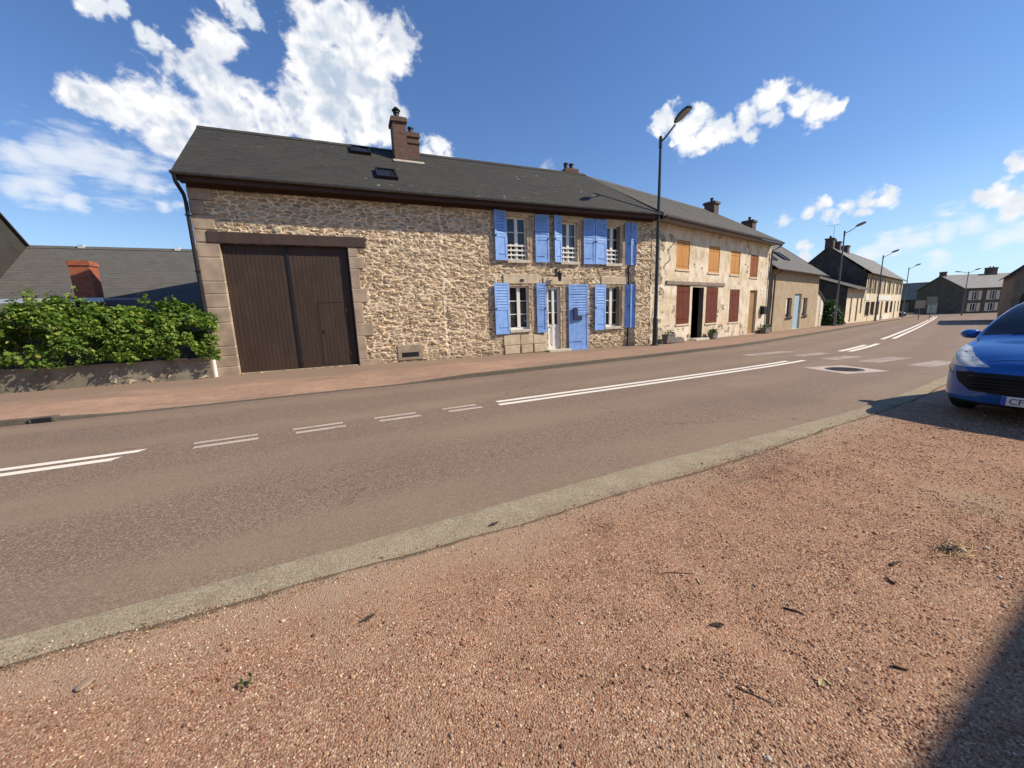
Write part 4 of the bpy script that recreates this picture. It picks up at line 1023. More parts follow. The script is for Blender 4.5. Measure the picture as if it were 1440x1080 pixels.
m = MB(); a, b, z0, z1 = dr2; reveal(m, a, b, z0, z1, 0.24, 0.05, 0.006); d = fin(m.build('doorway', M['concrete_trough'], H2))
m = MB(); plank_leaf(m, a + 0.02, a + 0.62, z0, z1 - 0.02, 0.36, 0.04, 0.1); m.build('door_leaf', M['dark_wood'], d)
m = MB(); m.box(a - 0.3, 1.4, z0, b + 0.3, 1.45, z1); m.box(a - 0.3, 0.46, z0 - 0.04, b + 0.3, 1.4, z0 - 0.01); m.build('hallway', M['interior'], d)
m = MB(); m.box(a - 0.1, -0.35, -0.12, b + 0.1, 0.3, 0.055); m.build('doorstep', M['step_stone'], d, bevel=0.015)
door(H2, *dr2b, 'ochre_wood', pw=0.17)
chimney(H2, 12.0, 12.62, 3.2, 3.85, 7.2, 8.30, 'brick_dark', 0.08, ((0.5, 0.5),), cowl=False)
m = MB(); m.tube([(L2 - 0.05, -0.62, 5.10), (L2 - 0.05, -0.5, 4.95), (L2 - 0.06, -0.1, 4.75), (L2 - 0.06, -0.08, -0.2)], 0.045, 8); fin(m.build('downpipe', M['zinc'], H2))
m = MB(); m.box(11.75, -0.22, 1.00, 12.15, -0.01, 1.42); m.prism([(-0.25, 1.42), (-0.01, 1.42), (-0.01, 1.52)], 'x', 11.72, 12.18); fin(m.build('letter_box', M['iron_black'], H2))

def planter(name, loc, rz, L_, W_, H_, label, group=None, mat='concrete_trough', n=80, plantmat='bush_leaf'):
    r = empty(name, loc, R(rz), label, 'planter', group)
    m = MB(); m.prism([(-W_ / 2 + 0.03, 0.04), (W_ / 2 - 0.03, 0.04), (W_ / 2, H_), (-W_ / 2, H_)], 'x', -L_ / 2, L_ / 2); m.box(-L_ / 2 - 0.015, -W_ / 2 - 0.015, H_ - 0.04, L_ / 2 + 0.015, W_ / 2 + 0.015, H_ + 0.004)
    m.box(-L_ / 2 + 0.05, -W_ / 2 + 0.06, 0, -L_ / 2 + 0.15, W_ / 2 - 0.06, 0.039); m.box(L_ / 2 - 0.15, -W_ / 2 + 0.06, 0, L_ / 2 - 0.05, W_ / 2 - 0.06, 0.039)
    m.build('trough', M[mat], r)
    s = MB(); s.box(-L_ / 2 + 0.02, -W_ / 2 + 0.02, H_ + 0.0045, L_ / 2 - 0.02, W_ / 2 - 0.02, H_ + 0.008); s.build('soil', M['soil'], r)
    if n:
        rg = np.random.default_rng(int(L_ * 100)); c = np.stack([rg.uniform(-L_ / 2, L_ / 2, n), rg.uniform(-W_ / 2, W_ / 2, n), H_ + rg.uniform(0.0, 0.16, n)], -1)
        leaf_mesh('plant', c, rg, 0.06, M[plantmat], r)
    return r
def leaf_mesh(name, C, rg, size, mat, parent=None, outward=None, droop=0.3, kind=None, aspect=0.62):
    """one folded rhombic leaf (two triangles pairs) per centre"""
    n = len(C)
    nrm = rg.normal(size=(n, 3)) * 0.75
    nrm[:, 2] += 0.55
    if outward is not None: nrm += outward
    nrm /= np.linalg.norm(nrm, axis=1)[:, None] + 1e-9
    a = rg.normal(size=(n, 3)); a[:, 2] -= droop
    t = a - nrm * (a * nrm).sum(1)[:, None]; t /= np.linalg.norm(t, axis=1)[:, None] + 1e-9
    b = np.cross(nrm, t)
    sz = size * rg.uniform(0.6, 1.35, n)[:, None]
    p0 = C - t * sz; p2 = C + t * sz
    p1 = C + b * sz * aspect + nrm * sz * 0.22 - t * sz * 0.15; p3 = C - b * sz * aspect + nrm * sz * 0.22 - t * sz * 0.15
    V = np.stack([p0, p1, p2, p3], 1).reshape(-1, 3)
    base = np.arange(n)[:, None] * 4
    F = np.concatenate([base + np.array([[0, 1, 2]]), base + np.array([[0, 2, 3]])], 1).reshape(-1, 3)
    rnd = np.repeat(np.clip(rg.beta(2, 2.2, n), 0, 1), 4)
    o = link_mesh(name, quads_mesh(name, V, F, None, {'rnd': rnd}), mat, parent)
    return o
def at2(u, v): 
    a = R(A2); return (11.85 + u * math.cos(a) + v * -math.sin(a), 12.95 + u * math.sin(a) + v * math.cos(a))
for u, v, L_, W_, H_, lab, n in ((0.95, -0.35, 0.62, 0.28, 0.40, 'dark flower trough at the foot of the exposed stone corner of the cream house', 20), (5.15, -0.30, 0.46, 0.30, 0.30, 'flower trough with green plants right of the open dark doorway', 110), (11.9, -0.32, 0.75, 0.34, 0.34, 'flower trough below the letter box at the far end of the cream house', 60)):
    x, y = at2(u, v); planter('flower_trough', (x, y, float(gz(x)) + 0.125), A2, L_, W_, H_, lab, 'flower troughs outside the cream house', n=n)
x, y = at2(1.75, -0.3)
m = MB(); m.box(-0.42, -0.12, 0.0, 0.42, 0.14, 0.16); m.box(-0.36, -0.10, 0.161, 0.30, 0.12, 0.24)
o = m.build('stone_block', M['concrete_trough'], bevel=0.02); o.location = (x, y, float(gz(x)) + 0.12); o.rotation_euler = (0, 0, R(A2)); tag(o, 'low grey stone slab lying against the cream wall beside the flower trough', 'stone block')

# ------------------------------------------------------------------ the low tan cottage
A3 = 17.0
P3 = (24.02, 16.21)
H3 = root_at('tan_cottage', P3, A3, -0.2, 'low tan rendered cottage with light blue double door and two small windows', 'house')
w3a, w3b, d3 = (3.95, 5.25, 0.62, 2.0), (7.85, 9.05, 0.62, 2.0), (5.75, 7.45, -0.22, 2.28)
facade(H3, 'tan_render', 0.9, 11.9, -0.6, 3.75, [w3a, w3b, d3], 0.09, 0.02, (0.3, 0.16), 31, exposed=lambda U, Z: 0 * U, flat=0.01)
shell(H3, 'tan_render', 0.9, 11.9, 7.0, -0.6, 3.75, 3.2, 6.5)
roof(H3, 'slate_blue', 0.35, 12.5, -0.42, 3.72, 3.2, 6.62, 7.3, 3.5, seed=13, course=0.2, tile=0.35, barge=(12.49,))
gutter(H3, 0.4, 12.45, -0.48, 3.69, 0.06)
for k, w in enumerate((w3a, w3b)):
    o = dark_window(H3, *w, frame='brown_wood', rev='cream_paint')
    m = MB(); a = w[0] + 0.02; m.box(a, 0.10, w[2] + 0.28, a + 0.52, 0.13, w[3] - 0.02); m.build('blind', M['white_paint'], o)
    m = MB(); m.box(w[0] - 0.06, -0.06, w[2] - 0.1, w[1] + 0.06, 0.12, w[2]); m.box(w[0] + 0.1, -0.12, w[2] - 0.0, w[1] - 0.1, -0.06, w[2] + 0.12); m.build('sill', M['dark_wood'], o)
door(H3, *d3, 'pale_blue_paint', pw=0.43)
for (u0_, u1_, s0, s1) in ((1.6, 2.9, 1.1, 2.1), (5.4, 6.7, 1.5, 2.5)): roof_window(H3, u0_, u1_, s0, s1, (-0.42, 3.72), (3.2, 6.62))
chimney(H3, 5.6, 6.3, 3.0, 3.7, 6.3, 7.85, 'brick_dark', 0.08, ((0.5, 0.5),), cowl=False)
m = MB(); m.tube([(0.98, -0.48, 3.65), (0.98, -0.1, 3.4), (0.98, -0.08, -0.15)], 0.05, 8); fin(m.build('downpipe', M['zinc'], H3))
def at3(u, v):
    a = R(A3); return (P3[0] + u * math.cos(a) - v * math.sin(a), P3[1] + u * math.sin(a) + v * math.cos(a))
GW = root_at('outbuilding', at3(12.0, 0.25), A3, -0.35, 'small pale lean-to outbuilding with sloping top joined to the tan cottage', 'outbuilding')
m = MB(); m.prism([(0.0, -0.6), (3.2, -0.6), (3.2, 1.65), (2.2, 2.1), (0.0, 2.75)], 'y', 0, 3.0); fin(m.build('wall', M['cream_paint'], GW))
m = MB(); m.prism([(-0.05, 2.78), (2.22, 2.12), (3.3, 1.64), (3.3, 1.70), (2.24, 2.19), (-0.05, 2.85)], 'y', -0.12, 3.1); fin(m.build('roof', M['slate_mid'], GW))
m = MB(); m.box(1.9, -0.03, 0.55, 2.65, 0.02, 1.75); fin(m.build('window', M['white_paint'], GW))

# ------------------------------------------------------------------ the low cream shop and the tall cream house
A4 = 17.0
P4 = (46.0, 22.95)
H4 = root_at('low_cream_house', P4, A4, -0.6, 'low cream house with shallow slate roof built against the tall dark gable', 'house')
wl = [(1.9, 2.7, -0.45, 2.05), (5.0, 5.9, -0.5, 2.05), (7.2, 8.2, 0.3, 2.0)]
facade(H4, 'pale_render', 0.0, 9.5, -1.0, 2.95, wl, 0.12, 0.02, (0.3, 0.2), 41, exposed=lambda U, Z: 0 * U, flat=0.008)
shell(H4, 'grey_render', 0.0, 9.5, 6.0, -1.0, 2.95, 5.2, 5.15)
roof(H4, 'slate_mid', -0.35, 9.5, -0.75, 2.85, 5.2, 5.25, 6.3, 4.6, seed=14, course=0.25, tile=0.4)
door(H4, *wl[0], 'brown_wood', pw=0.2); door(H4, *wl[1], 'brown_wood', pw=0.2); dark_window(H4, *wl[2], frame='cream_paint')
def at4(u, v):
    a = R(A4); return (P4[0] + u * math.cos(a) - v * math.sin(a), P4[1] + u * math.sin(a) + v * math.cos(a))
H5 = root_at('tall_cream_house', at4(9.6, 0.0), A4, -0.8, 'tall two storey cream terrace with pale signboard band and dark stone gable end', 'house')
L5 = 32.0
U5 = [(1.2, 2.5), (4.6, 5.9), (8.2, 9.6), (12.0, 13.4), (16.4, 17.8), (20.6, 22.0), (25.0, 26.3), (29.0, 30.3)]
ops = []
for k, (a, b) in enumerate(U5):
    ops.append((a, b, 2.55, 4.35))
    ops.append((a - (0.5 if k in (0, 1, 2, 4) else 0), b + (1.0 if k in (0, 1, 2, 4, 5) else 0), -0.15 if k not in (3, 6) else -1.1, 1.55))
facade(H5, 'pale_render', 0.0, L5, -2.2, 4.75, ops, 0.15, 0.02, (0.3, 0.2), 43, exposed=lambda U, Z: 0 * U, flat=0.008)
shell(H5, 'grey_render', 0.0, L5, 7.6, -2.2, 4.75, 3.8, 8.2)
roof(H5, 'slate_light', -0.15, L5 + 0.15, -0.45, 4.72, 3.8, 8.3, 8.0, 4.5, seed=15, course=0.25, tile=0.45)
gutter(H5, 0, L5, -0.5, 4.7, 0.07)
for k, o in enumerate(ops):
    if k % 2 == 0:
        w = dark_window(H5, *o, frame='cream_paint', rev='cream_paint', fw=0.09)
        for s in (-1, 1):
            m = MB(); c = o[0] - 0.36 if s < 0 else o[1] + 0.36; m.box(c - 0.33, -0.06, o[2], c + 0.33, -0.015, o[3]); m.build('shutter', M['brown_wood' if k not in (6, 10) else 'cream_paint'], w)
    elif o[2] < -1: door(H5, *o, 'brown_wood', pw=0.25)
    else: dark_window(H5, *o, frame='brown_wood', rev='brown_wood', fw=0.16)
m = MB(); m.box(-0.02, -0.05, 1.72, 2.9, -0.012, 2.28); m.box(8.0, -0.05, 1.68, 20.0, -0.012, 2.26); fin(m.build('signboard', M['white_paint'], H5))
m = MB(); m.box(8.0, -0.06, -1.6, 11.6, -0.012, -0.3); m.box(13.8, -0.06, -1.7, 19.5, -0.012, -0.35); fin(m.build('plinth', M['white_paint'], H5))
chimney(H5, 0.1, 0.9, 3.45, 4.25, 7.7, 9.2, 'brick_dark', 0.08, ((0.3, 0.5), (0.7, 0.5)), cowl=False)
chimney(H5, 2.2, 2.9, 3.2, 4.2, 7.7, 8.95, 'brick_dark', 0.06, ((0.5, 0.5),), cowl=False)
chimney(H5, 6.6, 7.8, 3.2, 4.4, 7.7, 8.85, 'brick_dark', 0.08, (), cowl=False)
m = MB(); m.tube([(1.6, 3.8, 8.2), (1.6, 3.8, 10.9)], 0.018, 6); m.tube([(1.6, 3.2, 10.85), (1.6, 4.6, 10.85)], 0.010, 6)
for k in range(6): m.tube([(1.3, 3.3 + k * 0.24, 10.85), (1.9, 3.3 + k * 0.24, 10.85)], 0.006, 5)
fin(m.build('aerial', M['zinc'], H5))
for (v, z) in ((1.4, 4.6), (2.5, 4.6)):
    m = MB(); m.box(-0.04, v - 0.35, z, -0.005, v + 0.35, z + 1.2); fin(m.build('gable_window', M['dark_wood'], H5))

# ------------------------------------------------------------------ houses where the road bends away
def simple_house(name, P, ang, L_, D_, zb, ze, vr, zr, wall, rmat, label, wins=(), doors=(), over=0.4, chim=(), shut=None, course=0.3, front=True, frame='white_paint', hole=None):
    r = root_at(name, P, ang, zb, label, 'house')
    op = [w for w in wins] + [d for d in doors]
    facade(r, wall, 0.0, L_, zb - 0.6, ze, op, 0.2, 0.02, (0.35, 0.2), int(P[0]), exposed=lambda U, Z: 0 * U, flat=0.006)
    if hole is None: shell(r, wall, 0, L_, D_, zb - 0.6, ze, vr, zr - 0.1)
    roof(r, rmat, -0.25, L_ + 0.25, -over, ze - 0.05, vr, zr, D_ + over, ze - 0.05, seed=int(P[1]), course=course, tile=0.5)
    for w in wins:
        o = dark_window(r, *w, frame=frame, fw=0.1)
        if shut:
            for s in (-1, 1):
                m = MB(); hw = (w[1] - w[0]) * 0.27; c = w[0] - hw - 0.05 if s < 0 else w[1] + hw + 0.05
                m.box(c - hw, -0.07, w[2], c + hw, -0.02, w[3]); m.build('shutter', M[shut], o)
    for d in doors: door(r, *d, 'white_paint' if shut else 'brown_wood', pw=0.3)
    for c in chim: chimney(r, *c, cowl=False)
    return r
FH = simple_house('far_house', (112.0, 36.5), -26, 14.0, 9.4, -1.3, 3.55, 4.7, 6.35, 'far_stone', 'slate_pale', 'distant grey house with pale shutters facing down the road where it bends',
    wins=[(1.6, 2.7, 1.2, 2.95), (4.9, 6.0, 1.2, 2.95), (8.2, 9.3, 1.2, 2.95), (11.3, 12.4, 1.2, 2.95), (1.6, 2.7, -1.0, 0.6), (4.9, 6.0, -1.0, 0.6), (8.2, 9.3, -1.0, 0.6), (11.3, 12.4, -1.0, 0.6)],
    shut='cream_paint', chim=((-0.1, 0.6, 4.3, 5.1, 5.8, 7.1, 'brick_dark', 0.06, ()), (8.6, 10.2, 4.2, 5.1, 5.8, 7.6, 'brick_dark', 0.08, ((0.3, 0.5), (0.7, 0.5)))))
m = MB(); m.box(-0.05, 4.6, -1.3, -0.005, 6.6, 0.9); fin(m.build('gable_door', M['cream_paint'], FH))
TH = simple_house('teal_roofed_house', (129.0, 55.0), -68, 16.0, 9.0, -1.5, 1.75, 4.5, 5.9, 'far_stone', 'slate_teal', 'low distant house with long dark teal roof at the end of the street', wins=[(5.0, 6.2, -0.7, 1.1), (9.6, 10.8, -0.7, 1.1)], doors=[(2.4, 3.6, -1.3, 1.0)])
# the near-side house whose gable shows above the car
A6 = 18.0
P6 = (58.75, 6.75)
H6 = root_at('brown_gable_house', P6, A6, -0.75, 'dark brown house with tall arched opening in its gable, behind the blue car', 'house')
W6 = 8.9
m = MB()
ys = [W6 - 3.4 + 2.9 * k / 10 for k in range(11)]
arch = [(y, 1.45 + 1.35 * math.sqrt(max(0, 1 - ((y - (W6 - 1.95)) / 1.45) ** 2))) for y in ys]
za = -1.6; pk = (4.4, 8.25); ez = 3.75
def gz6(y): return ez + (pk[1] - ez) * (y / pk[0] if y < pk[0] else (W6 - y) / (W6 - pk[0]))
m.face([(0, 0, za), (0, 0, ez), (0, pk[0], pk[1]), (0, arch[0][0], gz6(arch[0][0])), (0, arch[0][0], za)])
for (y0_, z0_), (y1_, z1_) in zip(arch[:-1], arch[1:]): m.face([(0, y0_, z0_), (0, y0_, gz6(y0_)), (0, y1_, gz6(y1_)), (0, y1_, z1_)]); m.face([(0, y0_, z0_), (0, y1_, z1_), (0.5, y1_, z1_), (0.5, y0_, z0_)])
m.face([(0, arch[-1][0], za), (0, arch[-1][0], gz6(arch[-1][0])), (0, W6, ez), (0, W6, za)])
for y in (arch[0][0], arch[-1][0]): m.face([(0, y, za), (0, y, 1.45), (0.5, y, 1.45), (0.5, y, za)])
m.box(0.5, 0.1, za, 0.56, W6 - 0.1, 3.4)
m.face([(0, 0, za), (16, 0, za), (16, 0, ez), (0, 0, ez)]); m.face([(0, W6, za), (0, W6, ez), (16, W6, ez), (16, W6, za)])
m.face([(16, 0, za), (16, W6, za), (16, W6, ez), (16, pk[0], pk[1]), (16, 0, ez)])
o = fin(m.build('wall', M['brown_render'], H6))
b = MB(); b.box(0.40, arch[0][0], za, 0.48, arch[-1][0], 3.0); fin(b.build('barn_door', M['dark_wood'], H6))
roof(H6, 'slate_mid', -0.3, 16.3, -0.35, ez - 0.3, pk[0], pk[1] + 0.1, W6 + 0.35, ez - 0.28, seed=22, course=0.3, tile=0.5, barge=(-0.28,))
b = MB(); b.prism([(W6 + 0.35, ez - 0.45), (W6 + 0.35, ez - 0.2), (pk[0], pk[1] + 0.15), (pk[0], pk[1] - 0.12)], 'x', -0.30, -0.25); fin(b.build('verge_board', M['iron_black'], H6))

# the house behind the photographer, which throws the shade at the lower right
H7 = root_at('roadside_house', (-8.0, -4.28), 5.5, 0.0, 'rendered house standing directly behind the viewer on the gravel verge', 'house')
m = MB(); m.box(0, -7.5, -0.2, 22, 0, 5.0); m.prism([(0.0, 5.0), (-3.75, 7.3), (-7.5, 5.0)], 'x', 0.01, 21.99); fin(m.build('wall', M['cream_paint'], H7))
roof(H7, 'slate_mid', -0.2, 22.2, -8.0, 4.75, -3.75, 7.45, 0.42, 4.82, seed=30, fine=False)
for k in range(5):
    a = 1.6 + 4.2 * k; m = MB(); m.box(a, -0.02, 0.9, a + 1.0, 0.03, 2.3); m.box(a, -0.02, 3.2, a + 1.0, 0.03, 4.4); w = fin(m.build('window', M['white_paint'], H7))
    p = MB(); p.box(a + 0.08, 0.031, 0.98, a + 0.92, 0.036, 2.22); p.box(a + 0.08, 0.031, 3.28, a + 0.92, 0.036, 4.32); p.build('pane', M['far_glass'], w)
# ------------------------------------------------------------------ left side: garden wall, hedge, low slate house behind
H8 = root_at('slate_roofed_house', (-11.1, 17.8), 0.0, -1.0, 'low house behind the hedge showing only its wide dark slate roof', 'house')
facade(H8, 'garden_wall', 0.0, 9.4, -1.3, 1.7, [], 0.2, 0.02, (0.3, 0.2), 61, flat=0.01, exposed=lambda U, Z: 0 * U)
shell(H8, 'garden_wall', 0.0, 9.4, 8.0, -1.3, 1.6, 3.95, 4.7)
roof(H8, 'slate_blue', 0.02, 9.7, -0.5, 1.30, 3.95, 4.80, 8.4, 1.4, seed=41, course=0.17, tile=0.3)
for u in (1.5, 4.6):
    m = MB(); m.box(u, 3.84, 4.76, u + 0.18, 4.06, 4.90); fin(m.build('ridge_vent', M['zinc_pale'], H8))
chimney(H8, 2.82, 3.34, 0.10, 0.62, 1.3, 3.80, 'brick_red', 0.03, (), cowl=False)
H9 = root_at('steep_roofed_house', (-20.0, 13.6), 0.0, 0.0, 'taller house at the far left edge with dark slate hung gable and steep roof', 'house')
shell(H9, 'slate_dark', 0.0, 8.9, 8.2, -0.3, 4.65, 4.1, 8.2, front=True)
roof(H9, 'slate_dark', -0.2, 9.0, -0.3, 4.5, 4.1, 8.35, 8.35, 4.62, seed=42, course=0.17, tile=0.3)
SH = root_at('garden_shed', (-8.9, 15.6), -3.0, 0.0, 'garden shed behind the hedge, only the pale metal edge of its roof showing', 'shed')
m = MB(); m.box(0.1, 0.3, -0.1, 2.3, 2.0, 2.2); fin(m.build('wall', M['dark_wood'], SH))
m = MB(); m.prism([(0.0, 2.36), (2.3, 2.50), (2.3, 2.56), (0.0, 2.43)], 'x', -0.1, 2.35)
m.box(-0.12, -0.03, 2.32, 2.37, 0.0, 2.44); fin(m.build('roof', M['zinc_pale'], SH))

GWL = root_at('garden_wall', (-12.6, 12.86), -1.4, 0.0, 'low weathered grey render wall under the leafy hedge with pale broken patches', 'wall')
def expw(U, Z):
    n = fbm(U * 1.1, Z * 1.6, 71) - 0.5 + 0.7 * (fbm(U * 6, Z * 6, 72) - 0.5)
    return sstep(n - 0.20 + 0.10 * (Z < 0.35), 0, 0.03)
facade(GWL, 'garden_wall', 0.0, 9.16, -0.1, 0.62, [], 0.03, 0.02, (0.2, 0.12), 63, exposed=expw, flat=0.006, name='wall_face')
m = MB(); m.box(0.0, 0.02, -0.1, 9.14, 0.24, 0.615); fin(m.build('wall_core', M['garden_wall'], GWL))
m = MB(); m.box(-0.02, -0.035, 0.62, 9.16, 0.26, 0.665); fin(m.build('coping', M['garden_wall'], GWL))
rng = random.Random(9)
pm = MB()
for (u, z, w, h) in ((5.35, 0.12, 0.14, 0.2), (5.5, 0.13, 0.1, 0.12), (7.0, 0.12, 0.22, 0.30), (7.25, 0.12, 0.30, 0.13), (7.75, 0.13, 0.16, 0.16), (8.15, 0.2, 0.12, 0.1), (8.75, 0.12, 0.36, 0.12), (8.85, 0.24, 0.14, 0.12)):
    n = 17; pts = [(u + w * (0.5 + 0.5 * (0.35 + 0.8 * rng.random()) * math.cos(2 * math.pi * k / n)), z + h * (0.5 + 0.5 * (0.35 + 0.8 * rng.random()) * math.sin(2 * math.pi * k / n))) for k in range(n)]
    pm.prism(pts, 'y', -0.0135, 0.0)
fin(pm.build('bare_patch', M['sandstone'], GWL))

rg = np.random.default_rng(5)
HED = empty('hedge', (-8.0, 13.1, 0.6), 0, 'dense leafy green hedge spilling over the low garden wall beside the stone house', 'hedge')
n = 42000
U = rg.uniform(-13.0, -3.18, n)
ang = rg.uniform(-0.55, math.pi + 0.2, n)
top = 2.08 + 0.34 * (fbm(U * 1.3, 0 * U, 81) - 0.5) * 2 + 0.22 * (fbm(U * 4.0, 0 * U + 3, 82) - 0.5) * 2 - np.clip(U + 5.2, 0, 2) * 0.12
zc = 1.15
rr = np.clip(1.0 - np.abs(rg.normal(0, 0.20, n)), 0.35, 1.0)
lump = 1 + 0.32 * (fbm(U * 2.2 + 9, ang * 2.2, 83) - 0.5) * 2 + 0.14 * (fbm(U * 6, ang * 5, 84) - 0.5) * 2
Yh = 13.02 - 0.66 * np.cos(ang) * rr * lump * 1.0
Zh = zc + np.where(np.sin(ang) > 0, (top - zc), 0.95) * np.sin(ang) * rr * lump
keep = (fbm(U * 3.1, ang * 3.0, 86) > 0.37 + 0.10 * (ang < 0.5)) & (Zh > 0.42)
hang = sstep(fbm(U * 1.5, 0 * U, 88), 0.5, 0.66)
keep &= (Zh > 0.58 - 0.38 * hang)
C = np.stack([U, Yh, Zh], -1)[keep]
nn = np.stack([0 * U, -np.cos(ang), np.sin(ang)], -1)[keep] * 0.9
# upright shoots along the top
pts = []
st = MB()
for k in range(46):
    x = rg.uniform(-12, -3.6) if k > 16 else rg.uniform(-8.2, -6.0)
    h = rg.uniform(0.12, 0.30) if k > 16 else rg.uniform(0.2, 0.5)
    b0 = np.array([x, 13.05 + rg.uniform(-0.3, 0.3), 2.05]); b1 = b0 + np.array([rg.uniform(-0.15, 0.15), rg.uniform(-0.1, 0.1), h])
    st.tube([Vector(b0 - np.array([-8.0, 13.1, 0.6])), Vector(b1 - np.array([-8.0, 13.1, 0.6]))], 0.006, 5)
    for q in range(int(10 + h * 30)): pts.append(b0 + (b1 - b0) * rg.uniform(0.1, 1.05) + rg.normal(0, 0.05, 3))
C = np.concatenate([C, np.array(pts)]); nn = np.concatenate([nn, np.zeros((len(pts), 3))])
leaf_mesh('foliage', C - np.array([-8.0, 13.1, 0.6]), rg, 0.050, M['hedge_leaf'], HED, nn)
for k in range(70):
    x = rg.uniform(-12.8, -3.6); a = Vector((x + 8.0, rg.uniform(-0.15, 0.15), -0.5 + 0.1)); b_ = a + Vector((rg.uniform(-0.4, 0.4), rg.uniform(-0.45, 0.3), rg.uniform(0.7, 1.5)))
    st.tube([a, (a + b_) / 2 + Vector((rg.uniform(-.1, .1), rg.uniform(-.1, .1), 0)), b_], [0.018, 0.013, 0.006], 6)
st.build('stems', M['bark'], HED)

# drain opening in the kerb at the left
m = MB(); x = -4.86; y = float(FAR(x)); m.box(-0.16, -0.02, 0.0, 0.16, 0.15, 0.088)
DR = empty('kerb_drain', (x, y - 0.01, 0.0), R(1), 'concrete kerb inlet with dark square drain opening by the lowered kerb', 'drain')
m.build('inlet_block', M['kerb'], DR, bevel=0.01); m = MB(); m.box(-0.12, -0.024, 0.008, 0.12, -0.0205, 0.084); m.build('opening', M['iron_black'], DR)

# ------------------------------------------------------------------ street lamps
def street_lamp(P, z, ang, H_, mat, label, reach=0.98):
    r = empty('street_lamp', (P[0], P[1], z), R(ang), label, 'street lamp', 'street lamps along the far pavement')
    m = MB(); m.tube([(0, 0, -0.1), (0, 0, 0.02), (0, 0, 1.1), (0, 0, 1.15), (0, 0, H_)], [0.115, 0.105, 0.10, 0.078, 0.048], 14); m.build('pole', M[mat], r)
    m = MB(); m.lathe((0, 0, -0.02), [(0.17, 0), (0.17, 0.04), (0.12, 0.06), (0.11, 0.10)], 14); m.box(0.095, -0.05, 0.35, 0.105, 0.05, 0.75); m.build('base', M[mat], r)
    m = MB(); m.lathe((0, 0, H_ - 0.35), [(0.062, 0), (0.066, 0.02), (0.066, 0.36), (0.05, 0.42), (0.0, 0.44)], 12)
    m.tube([(0, 0, H_ - 0.12), (0, -0.18, H_ - 0.08), (0, -reach * 0.38, H_ + 0.02), (0, -reach * 0.68, H_ + 0.20)], 0.03, 9); m.build('arm', M[mat], r)
    # oval lantern head: shallow shell over a bowl
    c = Vector((0, -reach, H_ + 0.38)); ax = Vector((0, -0.92, 0.34)).normalized(); up = Vector((0, 0.34, 0.92)).normalized(); sx = Vector((1, 0, 0))
    def head(flat_top, flat_bot, sc, name, mt, parent):
        q = MB(); N, K = 18, 8
        def P_(i, k):
            th = math.pi * i / K; ph = 2 * math.pi * k / N; y = -math.cos(th); rr = math.sin(th) ** 0.75
            wz = math.sin(ph); wx = math.cos(ph)
            return c + ax * (0.37 * sc * y) + sx * (0.175 * sc * rr * wx * (1.0 + 0.12 * y)) + up * ((flat_top if wz > 0 else flat_bot) * rr * wz)
        for i in range(K):
            for k in range(N):
                p = [P_(i, k), P_(i, k + 1), P_(i + 1, k + 1), P_(i + 1, k)]
                if i == 0: p = [p[0], p[2], p[3]]
                if i == K - 1: p = p[:3]
                q.face(p, smooth=True)
        return q.build(name, M[mt], parent)
    hd = head(0.13, 0.035, 1.0, 'lamp_head', mat, r)
    head(0.01, 0.085, 0.86, 'lens', 'lens', hd)
    return r
street_lamp((11.75, 12.50), 0.06, 3, 7.88, 'lamp_green', 'tall dark green street lamp standing between the stone house and the cream house')
street_lamp((38.6, 19.95), -0.40, 17, 7.7, 'lamp_grey', 'grey street lamp in front of the tall dark gable beside the bush')
street_lamp((58.5, 26.05), -0.74, 17, 7.5, 'lamp_grey', 'grey street lamp before the cream terrace, third along the far pavement')
street_lamp((84.5, 34.1), -1.2, 17, 7.9, 'lamp_grey', 'small distant street lamp at the far end of the cream terrace')
r5 = street_lamp((100.0, 32.4), -1.3, 19, 7.3, 'lamp_grey', 'distant street lamp with arms to both sides before the far grey house')
m = MB(); m.tube([(0, 0, 7.1), (0, 0.4, 7.3), (0, 0.95, 7.45)], 0.035, 8); m.obox((0, 1.25, 7.5), (0, 1, 0.15), (1, 0, 0), (0, -.15, 1), 0.33, 0.15, 0.07); m.build('second_arm', M['lamp_grey'], r5)

# bush behind the second lamp
rg2 = np.random.default_rng(8)
BU = empty('bush', (39.9, 21.15, -0.35), 0, 'dark green rounded bush at the foot of the tall dark gable', 'bush')
n = 5200; d = rg2.normal(size=(n, 3)); d /= np.linalg.norm(d, axis=1)[:, None]; d[:, 2] = np.abs(d[:, 2])
rad = np.clip(1 - np.abs(rg2.normal(0, 0.22, n)), 0.3, 1) * (1 + 0.45 * (fbm(d[:, 0] * 2.4 + 5, d[:, 1] * 2.4 + d[:, 2] * 2, 91) - 0.5) * 2)
C = d * rad[:, None] * np.array([1.35, 1.0, 2.0])
leaf_mesh('foliage', C[fbm(d[:, 0] * 4, d[:, 2] * 4 + d[:, 1] * 3, 92) > 0.34], rg2, 0.10, M['bush_leaf'], BU, d[fbm(d[:, 0] * 4, d[:, 2] * 4 + d[:, 1] * 3, 92) > 0.34] * 0.8)
m = MB()
for k in range(9):
    a = k * 0.7; m.tube([(0.1 * math.cos(a), 0.1 * math.sin(a), -0.05), (0.5 * math.cos(a), 0.4 * math.sin(a), 0.8), (0.9 * math.cos(a), 0.6 * math.sin(a), 1.3)], [0.035, 0.025, 0.01], 6)
m.build('stems', M['bark'], BU)

